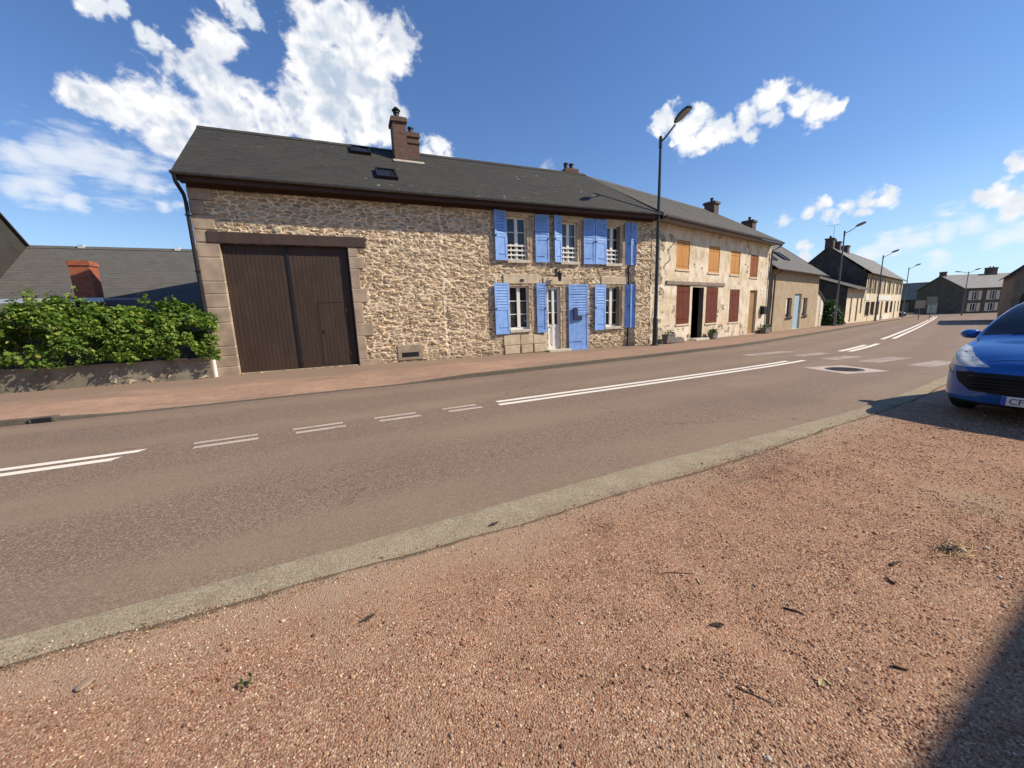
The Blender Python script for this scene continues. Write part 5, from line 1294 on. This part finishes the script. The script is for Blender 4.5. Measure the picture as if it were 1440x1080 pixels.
# direction signs seen from behind, grass island, hill
def sign(x, y, z, w, h, zb_, label, mat):
    r = empty('road_sign', (x, y, float(gz(x)) - 0.02), R(-70), label, 'road sign', 'road signs at the bend')
    m = MB(); m.box(-w / 2, 0, z, w / 2, 0.03, z + h); m.build('panel', M[mat], r, bevel=0.01)
    for s in ((-0.3, 0.3) if w > 1.0 else (0,)):
        m = MB(); m.tube([(s * w, 0.06, -0.1), (s * w, 0.06, z + h - 0.05)], 0.04, 8); m.build('post', M['zinc'], r)
    m = MB(); m.box(-w / 2 + .05, 0.031, z + h * 0.3, w / 2 - .05, 0.05, z + h * 0.3 + 0.05); m.box(-w / 2 + .05, 0.031, z + h * 0.7, w / 2 - .05, 0.05, z + h * 0.7 + 0.05); m.build('bracket', M['zinc'], r)
sign(70.0, 26.6, 1.55, 0.95, 1.0, 0, 'square sign on twin posts at the bend, left of the taller sign', 'sign_face')
sign(70.6, 25.75, 1.95, 0.95, 1.05, 0, 'slightly higher greenish sign on posts at the bend, in front of the far grey gable', 'sign_face2')
az = np.radians(np.linspace(-60, 120, 160)); v = []
hh = 34 + 26 * (fbm(np.degrees(az) / 14, 0 * az, 95) - 0.5) * 2 + 10 * (fbm(np.degrees(az) / 3, 0 * az, 96) - 0.5)
prof = ((1400, -6, 0), (1550, 0.55, 1), (1750, 1.0, 1), (2200, 0.6, 1), (2800, -6, 0))
for a, h in zip(az, hh):
    for d_, f_, s_ in prof: v.append((d_ * math.cos(a), d_ * math.sin(a), h * f_ if s_ else f_))
idx = np.arange(160 * 5).reshape(160, 5); F = np.stack([idx[:-1, :-1], idx[:-1, 1:], idx[1:, 1:], idx[1:, :-1]], -1).reshape(-1, 4)
M['hill'] = plain('hill', (0.030, 0.055, 0.050), 0.95, 0.35, 0.02)
tag(link_mesh('hill', quads_mesh('hill', v, F), M['hill'], None, True), kind='structure')

# manhole in its pale square of concrete
MH = empty('manhole_cover', (10.85, 5.30, float(gz(10.85)) + 0.002), R(-16), 'round dark iron manhole cover set in a pale square concrete surround in the road', 'manhole cover')
m = MB(); N = 40; ro = 0.37
sq = []
for k in range(N):
    a = 2 * math.pi * k / N; c, s = math.cos(a), math.sin(a); q = 0.56 / max(abs(c), abs(s)); sq.append((q * c, q * s))
for k in range(N):
    a0, a1 = 2 * math.pi * k / N, 2 * math.pi * (k + 1) / N
    m.face([(ro * math.cos(a0), ro * math.sin(a0), 0.004), (*sq[k], 0.004), (*sq[(k + 1) % N], 0.004), (ro * math.cos(a1), ro * math.sin(a1), 0.004)])
m.build('surround', M['road_paint_worn'], MH)
m = MB(); m.lathe((0, 0, 0), [(0.365, 0.0), (0.365, 0.007), (0.335, 0.007), (0.33, 0.003), (0.32, 0.003), (0.315, 0.008), (0.0, 0.008)], 40)
for k in range(-5, 6):
    for l in range(-5, 6):
        if math.hypot(k, l) * 0.055 < 0.29: m.box(k * 0.055 - 0.018, l * 0.055 - 0.018, 0.0085, k * 0.055 + 0.018, l * 0.055 + 0.018, 0.012)
m.build('lid', M['cast_iron'], MH)

# ------------------------------------------------------------------ the car
def crom(P, t):
    """Catmull-Rom through rows of P (n,k) at parameters t in [0,n-1]"""
    P = np.asarray(P, float); n = len(P); i = np.clip(np.floor(t).astype(int), 0, n - 2); f = (t - i)[:, None]
    p1 = P[i]; p2 = P[i + 1]
    p0 = np.where((i > 0)[:, None], P[np.maximum(i - 1, 0)], 2 * p1 - p2); p3 = np.where((i < n - 2)[:, None], P[np.minimum(i + 2, n - 1)], 2 * p2 - p1)
    return 0.5 * (2 * p1 + (p2 - p0) * f + (2 * p0 - 5 * p1 + 4 * p2 - p3) * f ** 2 + (3 * p1 - p0 - 3 * p2 + p3) * f ** 3)
def in_poly(x, y, poly):
    c = np.zeros(x.shape, bool); n = len(poly)
    for i in range(n):
        x0, y0 = poly[i]; x1, y1 = poly[(i + 1) % n]
        c ^= ((y0 > y) != (y1 > y)) & (x < (x1 - x0) * (y - y0) / (y1 - y0 + 1e-12) + x0)
    return c
def build_car(paint_mat, loc, rz, label, group=None, scale=1.0):
    root = empty('parked_car', loc, rz, label, 'car', group)
    st = [  # x, half width, floor z, shoulder z, centre z, glass-top half width, roof-edge drop
        (0.00, 0.46, 0.22, 0.60, 0.66, 0.30, 0.03), (0.06, 0.62, 0.20, 0.66, 0.735, 0.40, 0.04), (0.16, 0.735, 0.19, 0.72, 0.79, 0.50, 0.05), (0.32, 0.815, 0.18, 0.80, 0.86, 0.60, 0.045), (0.55, 0.855, 0.18, 0.87, 0.92, 0.66, 0.03),
        (0.85, 0.868, 0.18, 0.925, 0.975, 0.70, 0.025), (1.00, 0.876, 0.18, 0.955, 1.02, 0.79, 0.03), (1.12, 0.878, 0.18, 0.965, 1.10, 0.80, 0.055), (1.40, 0.88, 0.18, 0.98, 1.29, 0.775, 0.07), (1.76, 0.88, 0.18, 0.99, 1.46, 0.73, 0.07),
        (2.10, 0.88, 0.18, 1.00, 1.525, 0.69, 0.06), (2.7, 0.88, 0.18, 1.02, 1.535, 0.65, 0.06), (3.3, 0.875, 0.18, 1.04, 1.475, 0.57, 0.06), (3.75, 0.85, 0.19, 1.05, 1.37, 0.55, 0.08), (4.0, 0.82, 0.22, 1.03, 1.15, 0.56, 0.06), (4.15, 0.77, 0.26, 0.95, 1.0, 0.5, 0.05), (4.20, 0.68, 0.30, 0.80, 0.84, 0.4, 0.03)]
    A = np.array(st); ns = 190
    tt = np.interp(np.linspace(0, 1, ns), np.linspace(0, 1, 12), [0, 0.9, 1.9, 2.9, 4.2, 6.0, 7.0, 8.2, 9.6, 11.4, 13.6, 16])
    q = crom(A, tt)
    x, hw, zf, zs, zc, gw, dr = q.T
    ctl = [(0 * hw, zf), (hw * 0.80, zf), (hw * 0.975, zf + 0.07), (hw * 1.0, zf + (zs - zf) * 0.45), (hw * 0.995, zf + (zs - zf) * 0.72), (hw * 0.955, zs - 0.02), (hw * 0.90, zs + 0.012), (gw + (hw * 0.90 - gw) * 0.48, zs + (zc - dr - zs) * 0.52), (gw, zc - dr), (gw * 0.55, zc - dr * 0.22), (0 * hw, zc)]
    nt = 121; t = np.linspace(0, len(ctl) - 1, nt)
    G_ = np.zeros((ns, nt, 3))
    for i in range(ns):
        c = crom(np.array([(a[i], b[i]) for a, b in ctl]), t); G_[i, :, 0] = x[i]; G_[i, :, 1] = np.maximum(c[:, 0], 0); G_[i, :, 2] = c[:, 1]
    T = np.repeat(t[None, :], ns, 0)
    # plan curvature of the nose: push the middle of the front forward
    parts = {}
    def add(name, V, F): parts.setdefault(name, []).append((V, F))
    head_poly = [(0.36, 0.685), (0.50, 0.672), (0.66, 0.672), (0.90, 0.70), (0.90, 0.885), (0.78, 0.905), (0.70, 0.885), (0.58, 0.80), (0.46, 0.725)]
    gr_poly = [(-0.1, 0.615), (0.52, 0.615), (0.68, 0.60), (0.64, 0.49), (0.50, 0.375), (-0.1, 0.35)]
    for s in (1, -1):
        V = G_.copy(); V[:, :, 1] *= s; V = V.reshape(-1, 3); ii = np.arange(ns * nt).reshape(ns, nt)
        Q = np.stack([ii[:-1, :-1], ii[1:, :-1], ii[1:, 1:], ii[:-1, 1:]], -1)
        if s > 0: Q = Q[:, :, ::-1]
        cx_ = (G_[:-1, :-1] + G_[1:, 1:]) / 2; X_, Y_, Z_ = cx_[..., 0], cx_[..., 1], cx_[..., 2]; Tc = (T[:-1, :-1] + T[1:, 1:]) / 2
        wh = (np.hypot(X_ - 0.80, Z_ - 0.30) < 0.345) | (np.hypot(X_ - 3.42, Z_ - 0.30) < 0.345); wh &= (Y_ > 0.55) & (Z_ < 0.8) & (Tc > 1.0)
        lab = np.full(X_.shape, 'body', dtype=object)
        lab[(Z_ < 0.245) & (Tc < 3)] = 'sill'
        lab[(Tc > 8.12) & (X_ > 1.05) & (X_ < 1.85)] = 'windscreen'
        lab[(Tc > 8.12) & (X_ > 3.62) & (X_ < 3.98)] = 'rear_window'
        lab[(Tc > 6.25) & (Tc < 7.72) & (X_ > 1.28 + 0.05 * (Tc - 6.2)) & (X_ < 3.75) & (np.abs(X_ - 2.45) > 0.05)] = 'side_window'
        lab[(X_ < 0.72) & in_poly(Y_, Z_, head_poly) & (Tc > 4.2)] = 'headlight'
        lab[(X_ < 0.30) & in_poly(Y_, Z_, gr_poly)] = 'grille'
        lab[(X_ > 3.95) & (np.abs(Y_) > 0.62) & (Z_ > 0.72) & (Z_ < 1.02)] = 'tail_light'
        for nm in set(lab.ravel()):
            kq = (lab == nm) & ~wh
            if kq.any(): add(nm, V, Q[kq])
        # closing wall of the nose and tail between the two halves of the end sections
        for e in (0, ns - 1):
            sec = G_[e]; lay = np.linspace(0, 1, 14)
            VV = np.stack([np.repeat(sec[:, 0:1], 14, 1) - (0.07 if e == 0 else -0.03) * (1 - lay[None, :] ** 2) * np.sin(np.pi * np.clip((sec[:, 2:3] - sec[:, 2].min()) / np.ptp(sec[:, 2]), 0, 1)), s * sec[:, 1:2] * lay[None, :], np.repeat(sec[:, 2:3], 14, 1)], -1)
            jj = np.arange(nt * 14).reshape(nt, 14); QQ = np.stack([jj[:-1, :-1], jj[1:, :-1], jj[1:, 1:], jj[:-1, 1:]], -1)
            if (s < 0) != (e > 0): QQ = QQ[:, :, ::-1]
            cc = (VV[:-1, :-1] + VV[1:, 1:]) / 2
            if e == 0:
                gk = in_poly(np.abs(cc[..., 1]), cc[..., 2], gr_poly)
                add('grille', VV.reshape(-1, 3), QQ[gk]); lk = cc[..., 2] < 0.245
                add('sill', VV.reshape(-1, 3), QQ[lk]); add('body', VV.reshape(-1, 3), QQ[~gk & ~lk])
            else: add('body', VV.reshape(-1, 3), QQ.reshape(-1, 4))
    mats = {'body': paint_mat, 'sill': 'black_plastic', 'windscreen': 'car_glass', 'rear_window': 'car_glass', 'side_window': 'car_glass', 'headlight': 'headlamp_inner', 'grille': 'black_plastic', 'tail_light': 'red_wood'}
    objs = {}
    for nm, lst in parts.items():
        Vs, Fs, o = [], [], 0
        for V, F in lst:
            u, inv = np.unique(F.ravel(), return_inverse=True); Vs.append(V[u]); Fs.append(inv.reshape(-1, 4) + o); o += len(u)
        V = np.concatenate(Vs); F = np.concatenate(Fs)
        _, first, inv = np.unique(np.round(V, 5), axis=0, return_index=True, return_inverse=True)
        V = V[first]; F = inv.reshape(-1)[F]
        good = np.array([len(set(f)) == 4 for f in F.tolist()]); F3 = F[good]
        if nm == 'headlight':
            for s in (1, -1):
                sel = F3[(V[F3[:, 0], 1] * s) > 0]; ob = link_mesh(nm, quads_mesh(nm, V, sel), M[mats[nm]], root, True)
                yy = s
                d = MB()
                for (cx0, cy0, cz0, r0) in ((0.40, 0.70, 0.775, 0.062), (0.27, 0.585, 0.735, 0.045)):
                    nrm = Vector((-0.86, 0.42 * s, 0.28)).normalized(); tq = nrm.cross(Vector((0, 0, 1))).normalized(); bq = nrm.cross(tq)
                    c0 = Vector((cx0, cy0 * s, cz0)) + nrm * 0.03
                    ring = [c0 + (tq * math.cos(2 * math.pi * k / 16) + bq * math.sin(2 * math.pi * k / 16)) * r0 for k in range(16)]
                    for k in range(16): d.face([c0 + nrm * 0.018, ring[k], ring[(k + 1) % 16]], smooth=True)
                d.build('reflector', M['chrome'], ob)
        else:
            ob = link_mesh(nm, quads_mesh(nm, V, F3), M[mats[nm]], root, True)
        objs[nm] = ob
    # shut lines: bonnet edge, wing to bumper, doors
    def seam(path):
        m = MB(); m.tube([Vector(p) for p in path], 0.0042, 5); m.build('seam', M['black_plastic'], root)
    jt = lambda tv: int(round(tv / (len(ctl) - 1) * (nt - 1)))
    ix = lambda xv: int(np.argmin(np.abs(x - xv)))
    for s in (1, -1):
        f = np.array([1, s, 1])
        seam([G_[i, jt(7.25 + 0.6 * (i - ix(0.66)) / (ix(1.0) - ix(0.66)))] * f for i in range(ix(0.66), ix(1.0), 3)])
        seam([G_[i, jt(4.05)] * f for i in range(ix(0.12), ix(0.52), 2)])
        for xv in (1.32, 2.45, 3.35): seam([G_[ix(xv), j] * f for j in range(jt(2.0), jt(6.0), 3)])
    seam([G_[ix(0.14), j] for j in range(jt(8.3), nt, 2)] + [G_[ix(0.14), j] * np.array([1, -1, 1]) for j in range(nt - 1, jt(8.3), -2)])
    for s in (1, -1):
        m = MB(); m.lathe((0, 0, 0), [(0.0, 0.012), (0.035, 0.010), (0.05, 0.0), (0.058, -0.012)], 16); fo = m.build('fog_lamp', M['chrome'], root); fo.location = (0.075, s * 0.60, 0.305); fo.rotation_euler = (0, R(-90), s * R(-28))
    # grille slats, crease line, wipers, mirrors, plate, wheels
    m = MB()
    for z in (0.415, 0.455, 0.495, 0.535, 0.572): m.box(-0.082, -0.50, z - 0.006, -0.02, 0.50, z + 0.006)
    m.build('slat', M['black_plastic'], objs['grille'])
    pl = MB(); pl.box(-0.105, -0.32, 0.258, -0.09, 0.20, 0.368); p = pl.build('number_plate', M['plate_white'], root, bevel=0.004)
    e = MB(); e.box(-0.1075, 0.155, 0.260, -0.1051, 0.199, 0.366); e.build('plate_band', M['eu_blue'], p)
    tc = bpy.data.curves.new('plate_text', 'FONT'); tc.body = 'CF 1'; tc.size = 0.098; tc.extrude = 0.001
    to = bpy.data.objects.new('plate_text', tc); COL.objects.link(to); dg = bpy.context.evaluated_depsgraph_get(); me = bpy.data.meshes.new_from_object(to.evaluated_get(dg)); bpy.data.objects.remove(to)
    tx = link_mesh('lettering', me, M['iron_black'], p); tx.location = (-0.1066, 0.135, 0.280); tx.rotation_euler = (R(90), 0, R(-90))
    m = MB(); m.lathe((0, 0, 0), [(0.0, 0.012), (0.03, 0.012), (0.05, 0.006), (0.058, 0)], 18); eb = m.build('emblem', M['chrome'], root); eb.location = (-0.045, 0, 0.70); eb.rotation_euler = (0, R(-68), 0)
    for s in (1, -1):
        m = MB(); N, K = 14, 7; c = Vector((1.42, s * 1.00, 1.01))
        def PP(i, k):
            th = math.pi * i / K; ph = 2 * math.pi * k / N
            return c + Vector((0.075 * math.sin(th) ** .8 * math.cos(ph) * (1.5 if math.cos(ph) < 0 else 0.6), 0.105 * -math.cos(th), 0.072 * math.sin(th) ** .7 * math.sin(ph)))
        for i in range(K):
            for k in range(N):
                f = [PP(i, k), PP(i, k + 1), PP(i + 1, k + 1), PP(i + 1, k)]
                m.face(f if 0 < i < K - 1 else (f[1:] if i == 0 else f[:3]), smooth=True)
        m.tube([(1.44, s * 0.80, 0.955), (1.43, s * 0.92, 0.98)], 0.028, 8); m.build('mirror', M[paint_mat], root)
        for wx in (0.80, 3.42):
            w = MB(); w.box(0, 0, 0, 0, 0, 0); w = MB(); yo = s * 0.855
            prof = [(0.0, -0.20), (0.20, -0.20), (0.285, -0.205), (0.312, -0.185), (0.318, -0.15), (0.318, -0.06), (0.310, -0.025), (0.285, -0.004), (0.215, 0.0)]
            for (r0, a0), (r1, a1) in zip(prof[:-1], prof[1:]):
                for k in range(28):
                    b0, b1 = 2 * math.pi * k / 28, 2 * math.pi * (k + 1) / 28
                    f = [(r0 * math.cos(b0), s * a0, r0 * math.sin(b0)), (r0 * math.cos(b1), s * a0, r0 * math.sin(b1)), (r1 * math.cos(b1), s * a1, r1 * math.sin(b1)), (r1 * math.cos(b0), s * a1, r1 * math.sin(b0))]
                    w.face(f if r0 > 0 else [f[0], f[2], f[3]], smooth=True)
            wo = w.build('wheel', M['rubber'], root); wo.location = (wx, yo, 0.318)
            h = MB(); h.lathe((0, 0, 0), [(0.215, 0.0), (0.205, -0.03), (0.19, -0.04)], 28)
            for k in range(5):
                a = 2 * math.pi * k / 5; h.obox((0.11 * math.cos(a), 0.11 * math.sin(a), -0.03), (math.cos(a), math.sin(a), 0), (-math.sin(a), math.cos(a), 0), (0, 0, 1), 0.095, 0.03, 0.012)
            h.lathe((0, 0, 0), [(0.05, -0.02), (0.045, -0.008), (0.0, -0.006)], 16); h.lathe((0, 0, 0), [(0.20, -0.06), (0.0, -0.06)], 20)
            ho = h.build('rim', M['alloy'], wo); ho.rotation_euler = (R(-90) * s, 0, 0)
            am = MB()
            for k in range(24):
                b0, b1 = 2 * math.pi * k / 24, 2 * math.pi * (k + 1) / 24; r0 = 0.352
                am.face([(wx + r0 * math.cos(b0), s * 0.60, 0.30 + r0 * math.sin(b0)), (wx + r0 * math.cos(b1), s * 0.60, 0.30 + r0 * math.sin(b1)), (wx + r0 * math.cos(b1), s * 0.84, 0.30 + r0 * math.sin(b1)), (wx + r0 * math.cos(b0), s * 0.84, 0.30 + r0 * math.sin(b0))])
            am.v = [(a, b, max(c_, 0.2)) for a, b, c_ in am.v]
            am.build('wheel_arch', M['black_plastic'], root)
    m = MB(); m.box(0.5, -0.62, 0.15, 3.7, 0.62, 0.19); m.build('floor', M['black_plastic'], root)
    m = MB(); m.box(1.3, -0.68, 0.84, 1.62, 0.68, 0.90); m.build('dashboard', M['black_plastic'], root)
    for s in (0.36, -0.36):
        m = MB(); m.box(2.1, s - 0.24, 0.35, 2.6, s + 0.24, 0.55); m.obox((2.66, s, 0.82), (0.2, 0, 0.98), (0, 1, 0), (0.98, 0, -0.2), 0.33, 0.23, 0.06); m.obox((2.76, s, 1.24), (0.1, 0, 1), (0, 1, 0), (1, 0, -.1), 0.09, 0.12, 0.04)
        m.build('seat', M['black_plastic'], root, bevel=0.02)
    m = MB()
    for (y0, y1) in ((0.50, -0.05), (-0.10, -0.60)): m.tube([(1.05, y0, 1.04), (1.10, (y0 + y1) / 2, 1.085), (1.07, y1, 1.06)], 0.009, 6)
    m.build('wiper', M['black_plastic'], root)
    root.scale = (scale,) * 3
    return root
CAR = build_car('car_blue', (7.27, 1.68, -0.035), R(0), 'shiny blue hatchback parked on the gravel at the right edge, facing the viewer')
FC = build_car('car_dark', (93.0, 37.0, -1.36), R(100), 'tiny dark parked car at the far end of the street beyond the cream terrace')

# ------------------------------------------------------------------ loose gravel and litter on the verge
rg = np.random.default_rng(77)
def pebbles(n, xr, yr, size, name):
    x = rg.uniform(*xr, n); y = rg.uniform(*yr, n)
    ok = (y < GUT(x) + 0.06 * rg.normal(size=n) + 0.0) & (y > 0.10 * x - 1.2)
    w = np.clip(0.25 + 1.6 * fbm(x * 1.4, y * 1.4, 44) - 0.3, 0.1, 1); ok &= rg.uniform(size=n) < w
    x, y = x[ok], y[ok]; n = len(x)
    s = size * np.exp(rg.normal(0, 0.38, n))
    base = np.array([(1, 0, 0), (0, 1, 0), (-1, 0, 0), (0, -1, 0), (0, 0, 0.75), (0, 0, -0.6)], float)
    V = base[None] * s[:, None, None] * rg.uniform(0.65, 1.3, (n, 6, 3)) 
    a = rg.uniform(0, 2 * math.pi, n); c, sn = np.cos(a)[:, None], np.sin(a)[:, None]
    vx = V[..., 0] * c - V[..., 1] * sn; vy = V[..., 0] * sn + V[..., 1] * c
    t = 1 - (GUT(x) - y) / 9.0
    z = gz(x) + 0.005 + verge_z(x, y, t) + s * 0.22
    V = np.stack([vx + x[:, None], vy + y[:, None], V[..., 2] + z[:, None]], -1).reshape(-1, 3)
    tri = np.array([(0, 1, 4), (1, 2, 4), (2, 3, 4), (3, 0, 4), (1, 0, 5), (2, 1, 5), (3, 2, 5), (0, 3, 5)])
    F = (np.arange(n)[:, None, None] * 6 + tri[None]).reshape(-1, 3)
    return tag(link_mesh(name, quads_mesh(name, V, F, None, {'rnd': np.repeat(rg.uniform(size=n), 6)}), M['pebble'], None), kind='stuff')
m, g, b = new_mat('pebble')
setc(g, b, Base_Color=g.ramp(g.attr('rnd').outputs['Fac'], GS), Roughness=0.9); M['pebble'] = m
pebbles(170000, (-1.8, 4.2), (0.2, 2.8), 0.0033, 'loose_gravel')
pebbles(60000, (3.0, 8.0), (0.4, 3.2), 0.0042, 'loose_gravel')

def vz(x, y): return float(gz(x)) + 0.005 + float(verge_z(np.array([x]), np.array([y]), np.array([1 - (GUT(x) - y) / 9.0]))[0])
def stick(x, y, L_, ang, r_, label, mat='twig', grp='twigs lying on the gravel'):
    m = MB(); n = 5; pts = []; rr = random.Random(int(x * 1000))
    for k in range(n): pts.append((L_ * (k / (n - 1) - 0.5), (rr.random() - 0.5) * L_ * 0.12, r_ * 1.1 + rr.random() * r_ * 0.5))
    m.tube(pts, [r_ * (1.1 - 0.12 * k) for k in range(n)], 7)
    if L_ > 0.06: m.tube([pts[2], (pts[2][0] + L_ * 0.15, pts[2][1] + L_ * 0.14, r_ * 1.5)], [r_ * 0.6, r_ * 0.3], 5)
    o = m.build('twig', M[mat]); o.location = (x, y, vz(x, y)); o.rotation_euler = (0, 0, R(ang)); return tag(o, label, 'twig', grp)
def curl_leaf(x, y, s, ang, label, tone):
    m = MB(); N = 7; rj = random.Random(int((x + y) * 1e4)); jj = [[rj.uniform(0.55, 1.25) for _ in range(3)] for _ in range(N + 1)]
    for i in range(N):
        for j in range(2):
            def Q(a, b_): 
                u = a / N * 2 - 1; w = (1 - u * u) ** 0.7 * 0.42; v = (b_ - 1) * w * jj[a][b_]
                return (s * u, s * v, s * (0.08 + 0.35 * u * u * 0.6 + 0.5 * abs(v)))
            m.face([Q(i, j), Q(i + 1, j), Q(i + 1, j + 1), Q(i, j + 1)], smooth=True)
    o = m.build('dry_leaf', M[tone]); o.location = (x, y, vz(x, y)); o.rotation_euler = (0, 0, R(ang)); return tag(o, label, 'leaf', 'dry leaves on the gravel')
stick(1.60, 1.475, 0.20, -25, 0.0028, 'long thin dark twig lying beside the pale dry leaf in the middle of the gravel')
stick(1.90, 1.02, 0.085, -60, 0.0045, 'short thick dark stick lying alone on the open gravel')
stick(2.78, 1.00, 0.075, -10, 0.0075, 'dark bark-like piece nearest the tuft of dry straw')
stick(2.58, 0.94, 0.055, 60, 0.006, 'small dark twig pointing at the viewer just below the bark piece')
stick(1.96, 0.64, 0.05, -50, 0.005, 'small dark stick close to the edge of the big shadow')
stick(1.31, 0.81, 0.12, -55, 0.0025, 'thin crooked twig lying on the gravel nearest the bottom of the picture')
for (x, y, s, a, lab, t) in ((-0.05, 1.87, 0.030, 20, 'dark curled leaf on the gravel left of the centre of the picture', 'twig'), (0.85, 2.45, 0.030, 10, 'dark curled leaf lying on the pale gutter strip', 'twig'), (1.48, 1.11, 0.026, -30, 'dark curled leaf near the middle of the open gravel', 'twig'),
        (1.66, 1.37, 0.022, 60, 'small straw coloured leaf at the end of the long thin twig', 'straw'), (1.60, 0.735, 0.02, 15, 'tiny pale broken leaf near the large shadow', 'straw'), (1.63, 0.72, 0.017, 80, 'tiny pale curled leaf touching another near the large shadow', 'straw')):
    curl_leaf(x, y, s * 1.25, a, lab, t)
# tuft of dry straw with its pale stones
TU = empty('dry_straw', (3.24, 0.93, vz(3.24, 0.93)), 0, 'small tuft of dry straw and roots lying on the gravel at the right', 'straw')
rr = random.Random(3); m = MB()
for k in range(34):
    a = rr.random() * 6.28; L_ = 0.05 + rr.random() * 0.15; x0, y0 = (rr.random() - 0.5) * 0.24, (rr.random() - 0.5) * 0.12
    m.tube([(x0, y0, 0.004), (x0 + L_ * 0.5 * math.cos(a), y0 + L_ * 0.35 * math.sin(a), 0.012 + rr.random() * 0.02), (x0 + L_ * math.cos(a), y0 + L_ * 0.7 * math.sin(a), 0.004)], [0.0022, 0.0022, 0.001], 4)
m.build('stalks', M['straw'], TU)
m = MB()
for k in range(5): m.tube([((rr.random() - .5) * .1, (rr.random() - .5) * .05, 0.01), ((rr.random() - .5) * .12, (rr.random() - .5) * .08, 0.018)], [0.008, 0.005], 6)
m.build('roots', M['twig'], TU)
def pebble(x, y, s, label, mat, sq=(1, 0.8, 0.55), grp=None):
    m = MB(); N, K = 10, 6; rr = random.Random(int(x * 997))
    jit = [[1 + 0.16 * (rr.random() - 0.5) for _ in range(N)] for _ in range(K + 1)]
    def P_(i, k):
        th = math.pi * i / K; ph = 2 * math.pi * k / N; j = jit[i][k % N] if 0 < i < K else 1
        return (s * sq[0] * math.sin(th) * math.cos(ph) * j, s * sq[1] * math.sin(th) * math.sin(ph) * j, s * sq[2] * -math.cos(th) + s * 0.35)
    for i in range(K):
        for k in range(N):
            p = [P_(i, k), P_(i, k + 1), P_(i + 1, k + 1), P_(i + 1, k)]
            m.face(p if 0 < i < K - 1 else ([p[0], p[2], p[3]] if i == 0 else p[:3]), smooth=True)
    o = m.build('pebble', M[mat]); o.location = (x, y, vz(x, y)); o.rotation_euler = (0, 0, x * 7); return tag(o, label, 'pebble', grp)
pebble(-1.18, 2.01, 0.030, 'flat brown stone on the gravel near the left edge', 'brown_wood', (1.2, 0.8, 0.35), 'larger stones on the gravel')
pebble(3.46, 0.85, 0.014, 'white pebble just right of the straw tuft', 'step_stone', grp='larger stones on the gravel')
pebble(3.15, 0.71, 0.011, 'small white pebble below the straw tuft', 'step_stone', grp='larger stones on the gravel')
pebble(1.15, 0.645, 0.010, 'white pebble at the bottom edge of the picture', 'step_stone', grp='larger stones on the gravel')
pebble(3.30, 0.90, 0.022, 'pale angular stone lying in the straw tuft', 'sandstone', grp='larger stones on the gravel')
# green sprigs at the gutter edge
for k, (x, y, lab) in enumerate(((-0.54, 1.70, 'tiny green weed sprouting from the gravel left of centre'),)):
    e = rg.normal(0, 0.012, (14, 3)); e[:, 2] = np.abs(e[:, 2]) + 0.008
    o = leaf_mesh('weed', e, rg, 0.010, M['bush_leaf']); o.location = (x, y, vz(x, y)); tag(o, lab, 'weed')
n = 1500; x = rg.uniform(-1.8, 6.5, n); y = GUT(x) - rg.uniform(0.05, 2.4, n)
kk = (fbm(x * 1.1, y * 1.1, 49) > 0.50); x, y = x[kk], y[kk]
C = np.stack([x, y, np.array([vz(p, q) for p, q in zip(x, y)]) + 0.004], -1)
tag(leaf_mesh('leaf_litter', C, rg, 0.0062, M['dry_leaf'], None, aspect=0.4), kind='stuff')
# dry grass and grit collected along the gravel's edge
n = 900; x = rg.uniform(-2.0, 0.6, n); y = GUT(x) - np.abs(rg.normal(0, 0.05, n)) - 0.02
kk = fbm(x * 3, y * 3, 47) > 0.52; x, y = x[kk], y[kk]
z = gz(x) + 0.008
C = np.stack([x, y, z], -1)
tag(leaf_mesh('dry_litter', C, rg, 0.009, M['dry_leaf'], None, aspect=0.25), kind='stuff')
